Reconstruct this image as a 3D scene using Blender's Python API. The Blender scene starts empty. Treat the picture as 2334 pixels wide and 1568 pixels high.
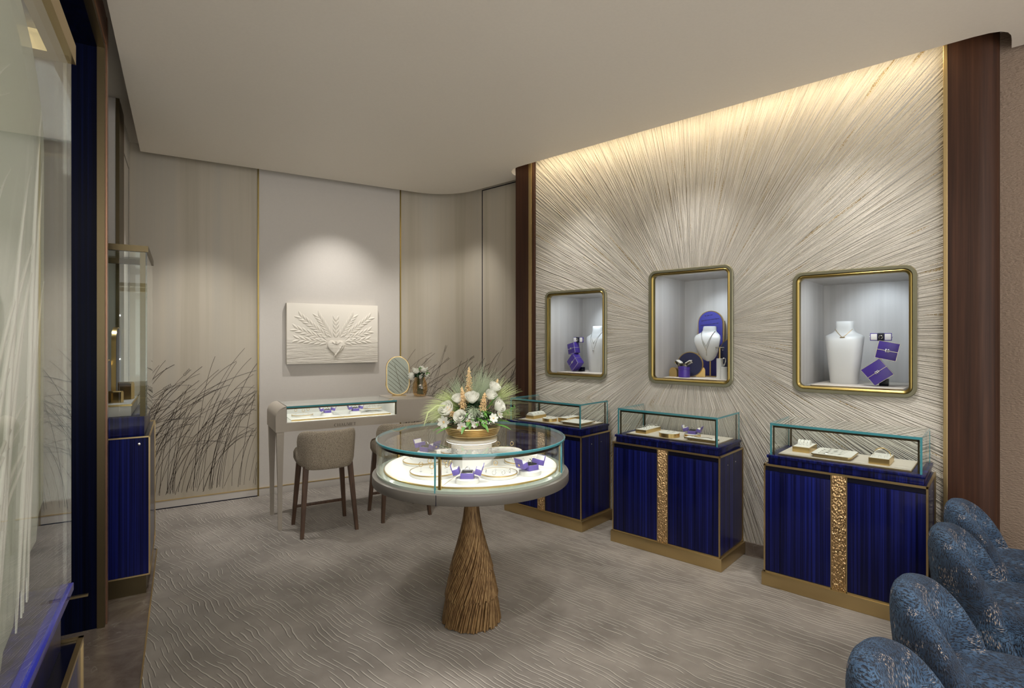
import bpy, bmesh, math, random
from mathutils import Vector, Matrix, noise
random.seed(7)
C = bpy.context.scene.collection
sc = bpy.context.scene
PI = math.pi
R = math.radians

# ------------------------------------------------------------------ camera
cam_d = bpy.data.cameras.new('camera'); cam = bpy.data.objects.new('camera', cam_d); C.objects.link(cam)
cam.location = (0, 0, 1.5); cam.rotation_euler = (R(90), 0, 0)
cam_d.sensor_width = 36; cam_d.lens = 1239 / 2334 * 36; cam_d.shift_y = -10 / 2334
cam_d.clip_start = 0.05; cam_d.clip_end = 60
sc.camera = cam

# ------------------------------------------------------------------ world, exposure
sc.view_settings.view_transform = 'Standard'; sc.view_settings.look = 'None'
sc.view_settings.gamma = 1; sc.view_settings.use_curve_mapping = False
sc.view_settings.exposure = 0.1
sc.cycles.transparent_max_bounces = 32; sc.cycles.max_bounces = 10; sc.cycles.sample_clamp_indirect = 4
w = bpy.data.worlds.new('world'); sc.world = w; w.use_nodes = True
wt = w.node_tree; bgn = wt.nodes['Background']                    # the open shop behind: dim above, brighter below, added to light the ceiling
tc = wt.nodes.new('ShaderNodeTexCoord'); sx_ = wt.nodes.new('ShaderNodeSeparateXYZ'); mr = wt.nodes.new('ShaderNodeMapRange')
wt.links.new(tc.outputs['Generated'], sx_.inputs[0]); wt.links.new(sx_.outputs[2], mr.inputs['Value'])
mr.inputs['From Min'].default_value = -.25; mr.inputs['From Max'].default_value = .15; mr.inputs['To Min'].default_value = 3.5; mr.inputs['To Max'].default_value = .75
wt.links.new(mr.outputs[0], bgn.inputs[1]); bgn.inputs[0].default_value = (1.0, .965, .92, 1)

AA, AB = R(-42.2), R(31.25)
def wa(u, d, z=0): return Vector((u*math.cos(AA) - d*math.sin(AA), u*math.sin(AA) + d*math.cos(AA), z))
def wb(u, v, z=0): return Vector((u*math.cos(AB) - v*math.sin(AB), u*math.sin(AB) + v*math.cos(AB), z))

# ------------------------------------------------------------------ lamps
def lamp(name, kind, loc, power, col=(1, .93, .83), target=None, size=.05, spot=60, blend=.6, size_y=None, spread=None):
    d = bpy.data.lights.new(name, kind); o = bpy.data.objects.new(name, d); C.objects.link(o)
    o.location = loc; d.energy = power; d.color = col
    if kind == 'SPOT': d.spot_size = R(spot); d.spot_blend = blend; d.shadow_soft_size = size
    elif kind == 'AREA':
        d.size = size
        if size_y: d.shape = 'RECTANGLE'; d.size_y = size_y
        if spread: d.spread = R(spread)
    else: d.shadow_soft_size = size
    if target is not None:
        o.rotation_euler = (Vector(target) - Vector(loc)).to_track_quat('-Z', 'Y').to_euler()
    return o
WARM, NEUT, COOL = (1, .9, .76), (1, .96, .915), (.9, .94, 1)
for u in (-2.72, -1.72, -0.72):                                   # wall washers over the three niches
    lamp('spot_lamp', 'SPOT', wa(u, 3.15, 3.05), 42, NEUT, wa(u, 3.93, 1.75), .04, 66, 1.0)
for u in (-2.75, -1.75, -0.7):                                    # down on the cabinets
    lamp('spot_lamp', 'SPOT', wa(u, 3.0, 3.05), 75, NEUT, wa(u, 3.62, .8), .03, 36, .6)
lamp('spot_lamp', 'SPOT', wb(1.32, 4.95, 3.05), 80, NEUT, wb(1.32, 5.6, 1.5), .02, 74, 1.0)      # over the relief
lamp('spot_lamp', 'SPOT', wb(.15, 4.95, 3.05), 120, NEUT, wb(.15, 5.35, 0), .04, 78, 1.0)           # grass panel
lamp('spot_lamp', 'SPOT', wb(2.3, 4.8, 3.05), 60, NEUT, wb(2.35, 5.5, .8), .04, 80, 1.0)         # grass corner
lamp('spot_lamp', 'SPOT', wb(.95, 3.6, 3.05), 60, NEUT, wb(1.3, 4.5, .8), .03, 60, .7)          # desk
lamp('spot_lamp', 'SPOT', (-.7, 2.3, 3.05), 110, NEUT, (-.25, 2.85, .9), .22, 44, .7)            # round table
lamp('spot_lamp', 'SPOT', (.35, 2.4, 3.05), 100, NEUT, (-.2, 2.9, 1.0), .22, 44, .7)
lamp('spot_lamp', 'SPOT', (.3, 1.2, 3.05), 70, NEUT, (.45, 2.0, 0), .03, 70, .8)                # carpet
lamp('spot_lamp', 'SPOT', (-.9, 1.6, 3.05), 35, NEUT, (-1.2, 2.4, 0), .03, 80, .8)
lamp('spot_lamp', 'SPOT', (1.7, 1.4, 3.05), 100, NEUT, (1.7, 1.9, .5), .03, 80, .8)              # armchairs
lamp('overhead_fill', 'AREA', (0.6, -1.6, 3.0), 110, (1, .94, .86), (0.6, -1.4, 0), 3.2, size_y=2.2)  # unseen area fill added behind the camera for general brightness
# warm strip in the cove above the plaster wall
lamp('cove_lamp', 'AREA', wa(-1.77, 3.775, 3.17), 8, (1, .80, .50), wa(-1.77, 3.95, 2.7), 2.95, size_y=.03)

# ------------------------------------------------------------------ node helpers
class G:
    def __init__(s, name):
        s.m = bpy.data.materials.new(name); s.m.use_nodes = True
        s.t = s.m.node_tree; s.N = s.t.nodes; s.N.clear()
        s.out = s.N.new('ShaderNodeOutputMaterial')
    def n(s, typ, **kw):
        nd = s.N.new('ShaderNode' + typ)
        ins = kw.pop('i', {})
        for k, v in kw.items(): setattr(nd, k, v)
        for k, v in ins.items():
            if isinstance(v, bpy.types.NodeSocket): s.t.links.new(v, nd.inputs[k])
            else:
                if isinstance(v, tuple) and len(v) == 3 and nd.inputs[k].type == 'RGBA': v = v + (1,)
                nd.inputs[k].default_value = v
        return nd
    def coord(s): return s.n('TexCoord').outputs['Object']
    def mapv(s, vec, scale=(1, 1, 1), rot=(0, 0, 0), loc=(0, 0, 0)):
        return s.n('Mapping', i={'Vector': vec, 'Scale': scale, 'Rotation': rot, 'Location': loc}).outputs[0]
    def noise(s, vec, scale=1, detail=2, rough=.5, dist=0):
        return s.n('TexNoise', i={'Vector': vec, 'Scale': scale, 'Detail': detail, 'Roughness': rough, 'Distortion': dist}).outputs['Fac']
    def math(s, op, a, b=0.0, c=None):
        i = {0: a, 1: b}
        if c is not None: i[2] = c
        return s.n('Math', operation=op, i=i).outputs[0]
    def step(s, v, a, b, c=0.0, d=1.0):
        return s.n('MapRange', interpolation_type='SMOOTHSTEP', i={'Value': v, 'From Min': a, 'From Max': b, 'To Min': c, 'To Max': d}).outputs[0]
    def ramp(s, v, stops):
        r = s.n('ValToRGB', i={'Fac': v}); e = r.color_ramp.elements
        while len(e) < len(stops): e.new(.5)
        for k, (p, c) in enumerate(stops): e[k].position = p; e[k].color = tuple(c) + (1,)
        return r.outputs[0]
    def mix(s, f, a, b):
        m = s.n('Mix', data_type='RGBA')
        for k, v in ((0, f), (6, a), (7, b)):
            if isinstance(v, bpy.types.NodeSocket): s.t.links.new(v, m.inputs[k])
            else: m.inputs[k].default_value = (v + (1,)) if isinstance(v, tuple) else v
        return m.outputs[2]
    def bump(s, h, strength=.5, dist=.01):
        return s.n('Bump', i={'Height': h, 'Strength': strength, 'Distance': dist}).outputs[0]
    def pbr(s, **i):
        i = {k.replace('_', ' '): v for k, v in i.items()}
        b = s.n('BsdfPrincipled', i=i); s.t.links.new(b.outputs[0], s.out.inputs[0]); return s.m
def plain(name, col, rough=.5, metal=0.0, **k):
    return G(name).pbr(Base_Color=col, Roughness=rough, Metallic=metal, **k)

# ------------------------------------------------------------------ materials
M = {}
def paint(name, col, rough=.6, k=.04):
    g = G(name); n = g.noise(g.coord(), 60, 3)
    return g.pbr(Base_Color=g.mix(g.step(n, .3, .7), tuple(c*(1-k) for c in col), col), Roughness=rough, Normal=g.bump(n, .05, .002))
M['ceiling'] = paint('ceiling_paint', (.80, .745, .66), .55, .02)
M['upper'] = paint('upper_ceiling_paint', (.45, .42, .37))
M['wall'] = paint('wall_paint', (.56, .53, .49), .45, .02)
M['taupe'] = paint('taupe_lacquer', (.40, .36, .305), .38, .02)
M['rim'] = paint('grey_taupe_lacquer', (.125, .115, .10), .35, .02)
M['white'] = paint('white_leatherette', (.80, .79, .76), .5, .02)
M['cream'] = paint('cream_leather', (.64, .59, .53), .55, .02)
M['bust'] = paint('bust_leather', (.66, .67, .67), .35, .02)
M['sage'] = plain('champagne_lacquer', (.29, .285, .195), .3, .6)
def streak_fabric():
    g = G('streaked_silk'); c = g.mapv(g.coord(), (6, 6, .15)); n = g.noise(c, 1, 4, .6)
    f = g.noise(g.mapv(g.coord(), (220, 220, 1.5)), 1, 2)
    col = g.ramp(n, [(.3, (.36, .32, .245)), (.5, (.45, .405, .325)), (.7, (.41, .38, .32))])
    return g.pbr(Base_Color=g.mix(g.math('MULTIPLY', f, .25), col, (.5, .46, .38)), Roughness=.42)
M['silk'] = streak_fabric()
M['niche'] = (lambda g: g.pbr(Base_Color=g.ramp(g.noise(g.mapv(g.coord(), (14, 14, .3)), 1, 4, .6), [(.3, (.44, .42, .40)), (.7, (.55, .53, .51))]), Roughness=.4))(G('niche_silk'))
def plaster():
    g = G('sunburst_plaster'); c = g.n('SeparateXYZ', i={0: g.coord()})
    x = g.math('SUBTRACT', c.outputs[0], -1.735); z = g.math('SUBTRACT', c.outputs[2], 1.55)
    r = g.math('SQRT', g.math('ADD', g.math('MULTIPLY', x, x), g.math('MULTIPLY', z, z)))
    r = g.math('MAXIMUM', r, .02)
    def pol(k, s, o=0.0):
        return g.n('CombineXYZ', i={0: g.math('MULTIPLY', g.math('DIVIDE', x, r), k), 1: g.math('MULTIPLY', g.math('DIVIDE', z, r), k), 2: g.math('MULTIPLY_ADD', r, s, o)}).outputs[0]
    a = g.noise(pol(92, 1.7), 1, 1.5, .5)
    b = g.noise(pol(190, 2.6, 7.0), 1, 1, .5)
    h = g.math('ADD', g.math('MULTIPLY', g.step(a, .32, .68), .6), g.math('MULTIPLY', g.step(b, .3, .7), g.step(r, .3, 1.1, .2, .6)))
    gr = g.noise(g.coord(), 160, 3, .6)
    h2 = g.math('ADD', h, g.math('MULTIPLY', gr, .45))
    fl = g.noise(pol(70, 2.2, 31.0), 1, 1, .5)
    fleck = g.math('MULTIPLY', g.step(fl, .655, .72), g.step(gr, .4, .6))
    col = g.mix(g.step(h, .15, .8), (.545, .515, .45), (.62, .59, .53))
    return g.pbr(Base_Color=g.mix(fleck, col, (.34, .24, .09)), Roughness=.6, Normal=g.bump(h2, 1.0, .011))
M['plaster'] = plaster()
M['brownplaster'] = (lambda g: g.pbr(Base_Color=(.30, .225, .17), Roughness=.8, Normal=g.bump(g.noise(g.mapv(g.coord(), (60, 60, 130)), 1, 3, .6), .9, .012)))(G('hammered_brown_paper'))
def carpet():
    g = G('carved_silk_carpet'); co = g.coord()
    sp = g.n('SeparateXYZ', i={0: co})
    ph = g.math('MULTIPLY_ADD', sp.outputs[1], 40.0, g.math('ADD', g.math('MULTIPLY', g.noise(co, 1.7, 1), 5.0), g.math('MULTIPLY', g.noise(co, 5.5, 2), 1.9)))
    row = g.math('FLOOR', ph); fr = g.math('FRACT', ph)
    du = g.n('CombineXYZ', i={0: g.math('MULTIPLY', sp.outputs[0], 5.0), 1: g.math('MULTIPLY', row, 7.31), 2: g.math('MULTIPLY', sp.outputs[1], 1.5)}).outputs[0]
    on = g.step(g.noise(du, 1, 1.5, .5), .44, .52)
    def line(c0, wd): return g.math('MULTIPLY', g.step(g.math('ABSOLUTE', g.math('SUBTRACT', fr, c0)), wd, wd*.3), on)
    groove = line(.44, .10); ridge = line(.64, .12)
    blot = g.noise(co, 2.4, 4, .65)
    pile = g.noise(co, 700, 2, .6)
    base = g.ramp(blot, [(.3, (.155, .137, .118)), (.52, (.245, .22, .192)), (.75, (.35, .317, .28))])
    col = g.mix(g.math('MULTIPLY', ridge, .75), base, (.66, .615, .55))
    col = g.mix(g.math('MULTIPLY', groove, .65), col, (.09, .075, .06))
    h = g.math('ADD', g.math('MULTIPLY', g.math('SUBTRACT', ridge, groove), 1.0), g.math('MULTIPLY', pile, .22))
    return g.pbr(Base_Color=col, Roughness=.6, Sheen_Weight=.25, Sheen_Roughness=.4, Normal=g.bump(h, .6, .008))
M['carpet'] = carpet()
def stone():
    g = G('brown_marble'); co = g.coord(); n = g.noise(co, 5, 6, .65, .6)
    v = g.math('ABSOLUTE', g.math('SUBTRACT', g.noise(co, 2.2, 4, .6, 1.0), .5))
    col = g.ramp(n, [(.3, (.12, .095, .08)), (.55, (.20, .165, .14)), (.8, (.30, .26, .22))])
    return g.pbr(Base_Color=g.mix(g.step(v, .008, .0, 0, .35), col, (.36, .33, .30)), Roughness=.25)
M['stone'] = stone()
dark_ = {0: [(.36, (.001, .0015, .010)), (.5, (.005, .007, .065)), (.62, (.010, .017, .175)), (.74, (.025, .055, .38))], 1: [(.36, (.001, .0013, .005)), (.5, (.0015, .0025, .011)), (.62, (.002, .004, .024)), (.75, (.004, .010, .075))]}
def lacquer(nm='blue_straw_lacquer', k=0):
    g = G(nm); co = g.coord()
    a = g.noise(g.mapv(co, (85, 85, .5)), 1, 3, .7); b = g.noise(g.mapv(co, (18, 18, .25)), 1, 2, .5)
    col = g.ramp(g.math('ADD', g.math('MULTIPLY', a, .65), g.math('MULTIPLY', b, .35)), dark_[k])
    return g.pbr(Base_Color=col, Roughness=.3, Coat_Weight=.3, Coat_Roughness=.05, Coat_IOR=1.3, IOR=1.3, Specular_IOR_Level=.35)
M['lacquer'] = lacquer(); M['shaded_lacquer'] = lacquer('shaded_straw_lacquer', 1); [b.inputs['Coat Weight'].__setattr__('default_value', .0) or b.inputs['Specular IOR Level'].__setattr__('default_value', .12) for b in M['shaded_lacquer'].node_tree.nodes if b.type == 'BSDF_PRINCIPLED']; M['lit_blue'] = plain('lit_blue_lacquer', (.012, .022, .42), .15)  # alcove shade put into a darker lacquer copy; ledge light into a brighter blue
M['night'] = plain('black_blue_lacquer', (.004, .005, .018), .18)
M['navy'] = plain('navy_velvet', (.008, .010, .055), .7, Sheen_Weight=.3)
M['brass'] = plain('brushed_brass', (.60, .46, .235), .34, 1.0); M['oldgold'] = plain('olive_gold', (.30, .225, .075), .3, 1.0); M['royal'] = plain('royal_blue_leather', (.045, .045, .27), .5)
M['gold'] = plain('satin_gold', (.72, .52, .22), .28, 1.0)
M['bronze'] = plain('dark_bronze', (.115, .09, .05), .38, 1.0)
M['steel'] = plain('polished_silver', (.78, .78, .76), .15, 1.0)
M['rose'] = plain('rose_bronze', (.32, .185, .125), .35, .9)
def hammered():
    g = G('hammered_gold'); n = g.n('TexVoronoi', i={'Vector': g.mapv(g.coord(), (110, 110, 70)), 'Scale': 1.0}).outputs['Distance']
    k = g.noise(g.mapv(g.coord(), (60, 60, 30)), 1, 3, .6, 1.0)
    return g.pbr(Base_Color=(.70, .48, .25), Roughness=.3, Metallic=1.0, Normal=g.bump(g.math('ADD', n, g.math('MULTIPLY', k, 1.6)), 1.0, .012))
M['hammered'] = hammered()
def wood():
    g = G('walnut'); n = g.noise(g.mapv(g.coord(), (40, 40, .7)), 1, 5, .65, .3)
    return g.pbr(Base_Color=g.ramp(n, [(.3, (.024, .009, .005)), (.55, (.052, .020, .010)), (.75, (.085, .036, .018))]), Roughness=.5, Specular_IOR_Level=.3)
M['wood'] = wood()
M['leg'] = (lambda g: g.pbr(Base_Color=g.ramp(g.noise(g.mapv(g.coord(), (60, 60, 3)), 1, 4, .6), [(.3, (.055, .028, .016)), (.7, (.125, .070, .042))]), Roughness=.4))(G('dark_stained_oak'))
def boucle():
    g = G('taupe_boucle'); co = g.coord(); v = g.n('TexVoronoi', i={'Vector': co, 'Scale': 210.0}).outputs['Distance']; n = g.noise(co, 120, 3, .7)
    return g.pbr(Base_Color=g.mix(g.step(v, .2, .9), (.56, .49, .38), (.30, .25, .19)), Roughness=.9, Normal=g.bump(g.math('ADD', g.math('MULTIPLY', v, -.8), n), .8, .010))
M['boucle'] = boucle()
def chenille():
    g = G('blue_chenille'); co = g.coord()
    wv = g.n('TexNoise', i={'Vector': co, 'Scale': 9.0, 'Detail': 1.0})
    wo = g.n('VectorMath', operation='MULTIPLY_ADD', i={0: wv.outputs['Color'], 1: (.03, .03, .03), 2: co}).outputs[0]
    a = g.noise(g.mapv(wo, (80, 80, 290)), 1, 2, .55); b = g.noise(g.mapv(wo, (260, 260, 75), (.35, .2, 0)), 1, 2, .55)
    big = g.noise(co, 5.5, 3, .6); sel = g.step(g.noise(co, 8, 2, .5), .47, .53)
    f = g.math('ADD', g.math('MULTIPLY', a, sel), g.math('MULTIPLY', b, g.math('SUBTRACT', 1.0, sel)))
    dash = g.step(f, .37, .52)
    col = g.mix(dash, (.008, .013, .027), g.ramp(big, [(.34, (.010, .022, .048)), (.5, (.030, .068, .135)), (.68, (.070, .140, .25))]))
    fl = g.math('MULTIPLY', g.step(f, .58, .63), g.step(g.noise(co, 14, 2, .5), .56, .62))
    col = g.mix(fl, col, (.45, .35, .26))
    return g.pbr(Base_Color=col, Roughness=.9, Sheen_Weight=.12, Sheen_Roughness=.4, Sheen_Tint=(.6, .75, 1, 1), Normal=g.bump(g.math('ADD', dash, g.math('MULTIPLY', f, .5)), .9, .008))
M['chenille'] = chenille()
def glass(name, tint=(.97, .99, .98), base=.035, top=.9, pw=5.0):
    g = G(name); lw = g.n('LayerWeight', i={'Blend': .5}).outputs['Facing']
    f = g.math('MULTIPLY_ADD', g.math('POWER', lw, pw), top, base)
    t = g.n('BsdfTransparent', i={'Color': tint}); gl = g.n('BsdfGlossy', i={'Color': (1, 1, 1), 'Roughness': .01})
    ms = g.n('MixShader', i={0: f, 1: t.outputs[0], 2: gl.outputs[0]}); g.t.links.new(ms.outputs[0], g.out.inputs[0]); return g.m
M['glass'] = glass('clear_glass'); M['antiglare'] = glass('anti_reflective_glass', (.985, .99, .985), .006, .7); M['greenglass'] = plain('pale_green_glass', (.33, .375, .32), .12)
M['amber'] = glass('amber_glass', (.94, .85, .70), .08)
M['edge'] = plain('teal_glass_edge', (.065, .27, .31), .12, 0.0, Coat_Weight=.5)
M['acrylic'] = glass('clear_acrylic', (.97, .97, .98), .05)
def frosted():
    g = G('frosted_pale_glass'); d = g.n('BsdfDiffuse', i={'Color': (.58, .60, .53)}); t = g.n('BsdfTranslucent', i={'Color': (.72, .74, .66)})
    g.t.links.new(g.n('MixShader', i={0: .55, 1: d.outputs[0], 2: t.outputs[0]}).outputs[0], g.out.inputs[0]); return g.m
M['frost'] = frosted(); M['relief'] = plain('moulded_white_glass', (.80, .80, .74), .35); M['sageleather'] = plain('sage_leather', (.33, .37, .31), .35)
M['violet'] = (lambda g: g.pbr(Base_Color=g.mix(g.noise(g.coord(), 900, 2), (.045, .022, .22), (.075, .04, .33)), Roughness=.34))(G('violet_leather'))
M['lilac'] = plain('violet_soft_leather', (.14, .10, .38), .45)
M['black'] = plain('black_velvet', (.006, .006, .010), .8)
M['ink'] = plain('dark_brown_inlay', (.035, .025, .018), .4)
M['mirror'] = plain('mirror_silver', (.72, .76, .70), .02, 1.0)
M['leafdark'] = plain('dark_green_leaf', (.018, .065, .022), .45)
M['leaf'] = plain('fresh_green_leaf', (.10, .26, .045), .45)
M['pale'] = plain('pale_green_grass', (.50, .58, .27), .6)
M['sagegrass'] = plain('grey_green_grass', (.46, .54, .38), .6)
def petal():
    g = G('white_petal'); d = g.n('BsdfDiffuse', i={'Color': (.93, .93, .88)}); t = g.n('BsdfTranslucent', i={'Color': (.93, .94, .86)})
    g.t.links.new(g.n('MixShader', i={0: .35, 1: d.outputs[0], 2: t.outputs[0]}).outputs[0], g.out.inputs[0]); return g.m
M['petal'] = petal()
M['ochre'] = plain('ochre_plume', (.78, .56, .30), .7)
M['straw'] = (lambda g: g.pbr(Base_Color=g.ramp(g.noise(g.mapv(g.coord(), (90, 90, 8)), 1, 3, .6), [(.3, (.12, .066, .027)), (.5, (.27, .162, .068)), (.75, (.46, .31, .145))]), Roughness=.42, Metallic=.45))(G('gilded_wheat_stem'))
M['plasterart'] = (lambda g: g.pbr(Base_Color=(.76, .72, .64), Roughness=.7, Normal=g.bump(g.math('MULTIPLY', g.noise(g.mapv(g.coord(), (6, 6, 60)), 1, 4, .6, .5), g.step(g.n('SeparateXYZ', i={0: g.coord()}).outputs[2], -.02, -.10)), .8, .012)))(G('carved_plaster'))
M['label'] = plain('dark_lettering', (.03, .022, .015), .4)
M['led'] = (lambda g: (g.t.links.new(g.n('Emission', i={'Color': (1, .96, .88), 'Strength': 18.0}).outputs[0], g.out.inputs[0]), g.m)[1])(G('led_strip'))
M['ledsoft'] = (lambda g: (g.t.links.new(g.n('Emission', i={'Color': (1, .97, .92), 'Strength': 2.0}).outputs[0], g.out.inputs[0]), g.m)[1])(G('led_halo'))

# ------------------------------------------------------------------ geometry helper
class MB:
    def __init__(s): s.v = []; s.f = []
    def add(s, vs, fs, mat=None):
        k = len(s.v)
        s.v += [(mat @ Vector(p)) if mat is not None else Vector(p) for p in vs]
        s.f += [tuple(i + k for i in f) for f in fs]; return s
    def box(s, x0, x1, y0, y1, z0, z1, b=0.0, mat=None, seg=2):
        bm = bmesh.new(); bmesh.ops.create_cube(bm, size=1)
        for v in bm.verts: v.co = Vector(((x0+x1)/2 + v.co.x*(x1-x0), (y0+y1)/2 + v.co.y*(y1-y0), (z0+z1)/2 + v.co.z*(z1-z0)))
        if b: bmesh.ops.bevel(bm, geom=bm.edges[:], offset=b, segments=seg, affect='EDGES', profile=.5)
        bm.verts.index_update(); s.add([v.co.copy() for v in bm.verts], [[v.index for v in f.verts] for f in bm.faces], mat); bm.free(); return s
    def prism(s, pts, a, b, axis='z', mat=None):
        n = len(pts)
        def P(p, h): return {'z': (p[0], p[1], h), 'y': (p[0], h, p[1]), 'x': (h, p[0], p[1])}[axis]
        return s.add([P(p, a) for p in pts] + [P(p, b) for p in pts],
                     [tuple(range(n)), tuple(range(2*n-1, n-1, -1))] + [(i, (i+1) % n, n+(i+1) % n, n+i) for i in range(n)], mat)
    def loft(s, rings, closed=True, caps=True, mat=None, loop=False):
        n = len(rings[0]); vs = [p for r in rings for p in r]; fs = []; m = len(rings)
        for j in range(m if loop else m-1):
            for i in range(n if closed else n-1):
                fs.append((j*n+i, j*n+(i+1) % n, ((j+1) % m)*n+(i+1) % n, ((j+1) % m)*n+i))
        if caps and closed and not loop: fs += [tuple(range(n))[::-1], tuple(range((m-1)*n, m*n))]
        return s.add(vs, fs, mat)
    def lathe(s, prof, n=48, mat=None, caps=True, loop=False):
        return s.loft([[(r*math.cos(2*PI*i/n), r*math.sin(2*PI*i/n), z) for i in range(n)] for r, z in prof], True, caps, mat, loop)
    def tube(s, pts, r, n=6, closed=False, mat=None):
        pts = [Vector(p) for p in pts]; m = len(pts); rings = []; up = None
        for i, p in enumerate(pts):
            a = pts[(i-1) % m] if (closed or i) else p; b = pts[(i+1) % m] if (closed or i < m-1) else p
            t = (b-a).normalized()
            if up is None: up = t.orthogonal().normalized()
            else: up = (up - t*up.dot(t)); up = up.normalized() if up.length > 1e-6 else t.orthogonal().normalized()
            sd = t.cross(up); rr = r[i] if isinstance(r, (list, tuple)) else r
            rings.append([p + (up*math.cos(2*PI*k/n) + sd*math.sin(2*PI*k/n))*rr for k in range(n)])
        return s.loft(rings, True, True, mat, closed)
    def ball(s, c, r, nu=12, nv=8, mat=None):
        if not isinstance(r, (tuple, list)): r = (r, r, r)
        rings = []
        for j in range(nv+1):
            th = PI*(j+.001)/(nv+.002)
            rings.append([(c[0]+r[0]*math.sin(th)*math.cos(2*PI*i/nu), c[1]+r[1]*math.sin(th)*math.sin(2*PI*i/nu), c[2]-r[2]*math.cos(th)) for i in range(nu)])
        return s.loft(rings, True, True, mat)
    def build(s, name, mat, parent=None, smooth=True, ang=38, loc=None, rz=None, sub=0):
        bm = bmesh.new(); vs = [bm.verts.new(v) for v in s.v]
        for f in s.f:
            try: bm.faces.new([vs[i] for i in f])
            except ValueError: pass
        bmesh.ops.recalc_face_normals(bm, faces=bm.faces[:])
        me = bpy.data.meshes.new(name); bm.to_mesh(me); bm.free()
        me.materials.append(M[mat] if isinstance(mat, str) else mat)
        if smooth:
            for p in me.polygons: p.use_smooth = True
            me.set_sharp_from_angle(angle=R(ang))
        o = bpy.data.objects.new(name, me); C.objects.link(o)
        if parent is not None: o.parent = parent
        if loc is not None: o.location = loc
        if rz is not None: o.rotation_euler = (0, 0, rz)
        if sub:
            md = o.modifiers.new('subdivision', 'SUBSURF'); md.levels = sub; md.render_levels = sub
        return o
def thing(name, label, cat, loc=(0, 0, 0), rz=0, group=None, rot=None):
    o = bpy.data.objects.new(name, None); C.objects.link(o); o.empty_display_size = .05
    o.location = loc; o.rotation_euler = rot if rot else (0, 0, rz); o['label'] = label; o['category'] = cat
    if group: o['group'] = group
    return o
def tag(o, label, cat, group=None, kind=None):
    o['label'] = label; o['category'] = cat
    if group: o['group'] = group
    if kind: o['kind'] = kind
    return o
def struct(o, label=None):
    o['kind'] = 'structure'
    if label: o['label'] = label
    return o
def dup(root, loc, rz, label=None, group=None):
    r = root.copy(); C.objects.link(r); r.location = loc; r.rotation_euler = (0, 0, rz)
    if label: r['label'] = label
    if group: r['group'] = group
    for ch in list(root.children):
        c = ch.copy(); C.objects.link(c); c.parent = r
        for gch in list(ch.children):
            d = gch.copy(); C.objects.link(d); d.parent = c
    return r
def rrect(x0, x1, z0, z1, r, n=6):
    p = []
    for cx, cz, a in ((x1-r, z1-r, 0), (x0+r, z1-r, 90), (x0+r, z0+r, 180), (x1-r, z0+r, 270)):
        for k in range(n+1):
            t = R(a + 90*k/n); p.append((cx + r*math.cos(t), cz + r*math.sin(t)))
    return p
def circ(cx, cy, r, z, n=32): return [(cx + r*math.cos(2*PI*i/n), cy + r*math.sin(2*PI*i/n), z) for i in range(n)]
def lerp(a, b, t): return a + (b-a)*t

# ================================================================== SETTING
ZC = .006                                                       # carpet surface
struct(MB().box(-6, 7, -1.4, 8, -.12, 0).build('floor', 'stone', smooth=False))
def toA(p): return (p.x*math.cos(AA) + p.y*math.sin(AA), -p.x*math.sin(AA) + p.y*math.cos(AA))
# carpet, edged by a thin gold strip against the stone border
cp = [wb(-.15, -1.0), wb(1.5, -2.0), wa(4.6, -.6), wa(5.5, 1), wa(5.5, 4.04), wa(0, 4.04), wa(0, 3.88), wa(-3.5, 3.88), wa(-3.5, 4.08), wa(-4.2, 4.08), wb(2.25, 5.69), wb(-.375, 5.69), wb(-.375, 4.70), wb(-.19, 4.68), wb(-.15, 4.63)]
cpo = MB().prism([toA(p) for p in cp], 0, ZC).build('carpet', 'carpet', smooth=False, rz=AA)
tag(cpo, 'greige carved carpet with short wavy lines covering most of the floor', 'carpet')
struct(MB().box(-.157, -.150, -1.0, 4.63, 0, ZC+.002).build('trim_1', 'brass', smooth=False, rz=AB))
# ceiling slab with rounded slot over the plaster wall
cl = [wb(-.30, -1.6), wb(-.30, 5.52)]
a0 = wb(2.06, 5.52); a1 = wa(-4.16, 4.0); cor = wb(2.395, 5.52)
# intersection of v=5.52 and d=4.0
from mathutils.geometry import intersect_line_line_2d
q = wb(0, 5.52).to_2d(); qd = (wb(1, 5.52) - wb(0, 5.52)).to_2d(); r_ = wa(0, 4.0).to_2d(); rd = (wa(1, 4.0) - wa(0, 4.0)).to_2d()
def isect(p, d, p2, d2):
    den = d.x*d2.y - d.y*d2.x; t = ((p2.x-p.x)*d2.y - (p2.y-p.y)*d2.x)/den; return p + d*t
def fillet(cx, din, dout, r, n=10):                             # corner point, incoming / outgoing unit directions
    ang = math.acos(max(-1, min(1, din.dot(dout)))); L = r*math.tan(ang/2)
    p0 = cx - din*L; nrm = Vector((din.y, -din.x)); nrm = nrm if nrm.dot(dout) > 0 else -nrm
    cc = p0 + nrm*r; out = []
    for k in range(n+1):
        t = ang*k/n; out.append(cc - nrm*r*math.cos(t) + din*r*math.sin(t))
    return out
cq = isect(q, qd, r_, rd)
cl += [Vector((p.x, p.y, 0)) for p in fillet(cq, qd, rd, .52)]
cl += [wa(-3.6, 4.0), wa(-3.50, 4.0), wa(-3.497, 3.92), wa(-3.48, 3.85), wa(-3.44, 3.785), wa(-3.38, 3.74), wa(-3.30, 3.722), wa(-3.2, 3.72),
       wa(-.22, 3.72), wa(-.12, 3.722), wa(-.06, 3.73), wa(-.015, 3.75), wa(.012, 3.785), wa(.024, 3.83), wa(.027, 3.90), wa(.027, 4.0), wa(4.6, 4.0), wa(4.6, -.6)]
struct(MB().prism([(p.x, p.y) for p in cl], 3.08, 3.165).build('ceiling', 'ceiling', smooth=False))
struct(MB().box(-6, 7, -1.6, 8, 3.20, 3.28).build('ceiling_upper', 'upper', smooth=False))

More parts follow.
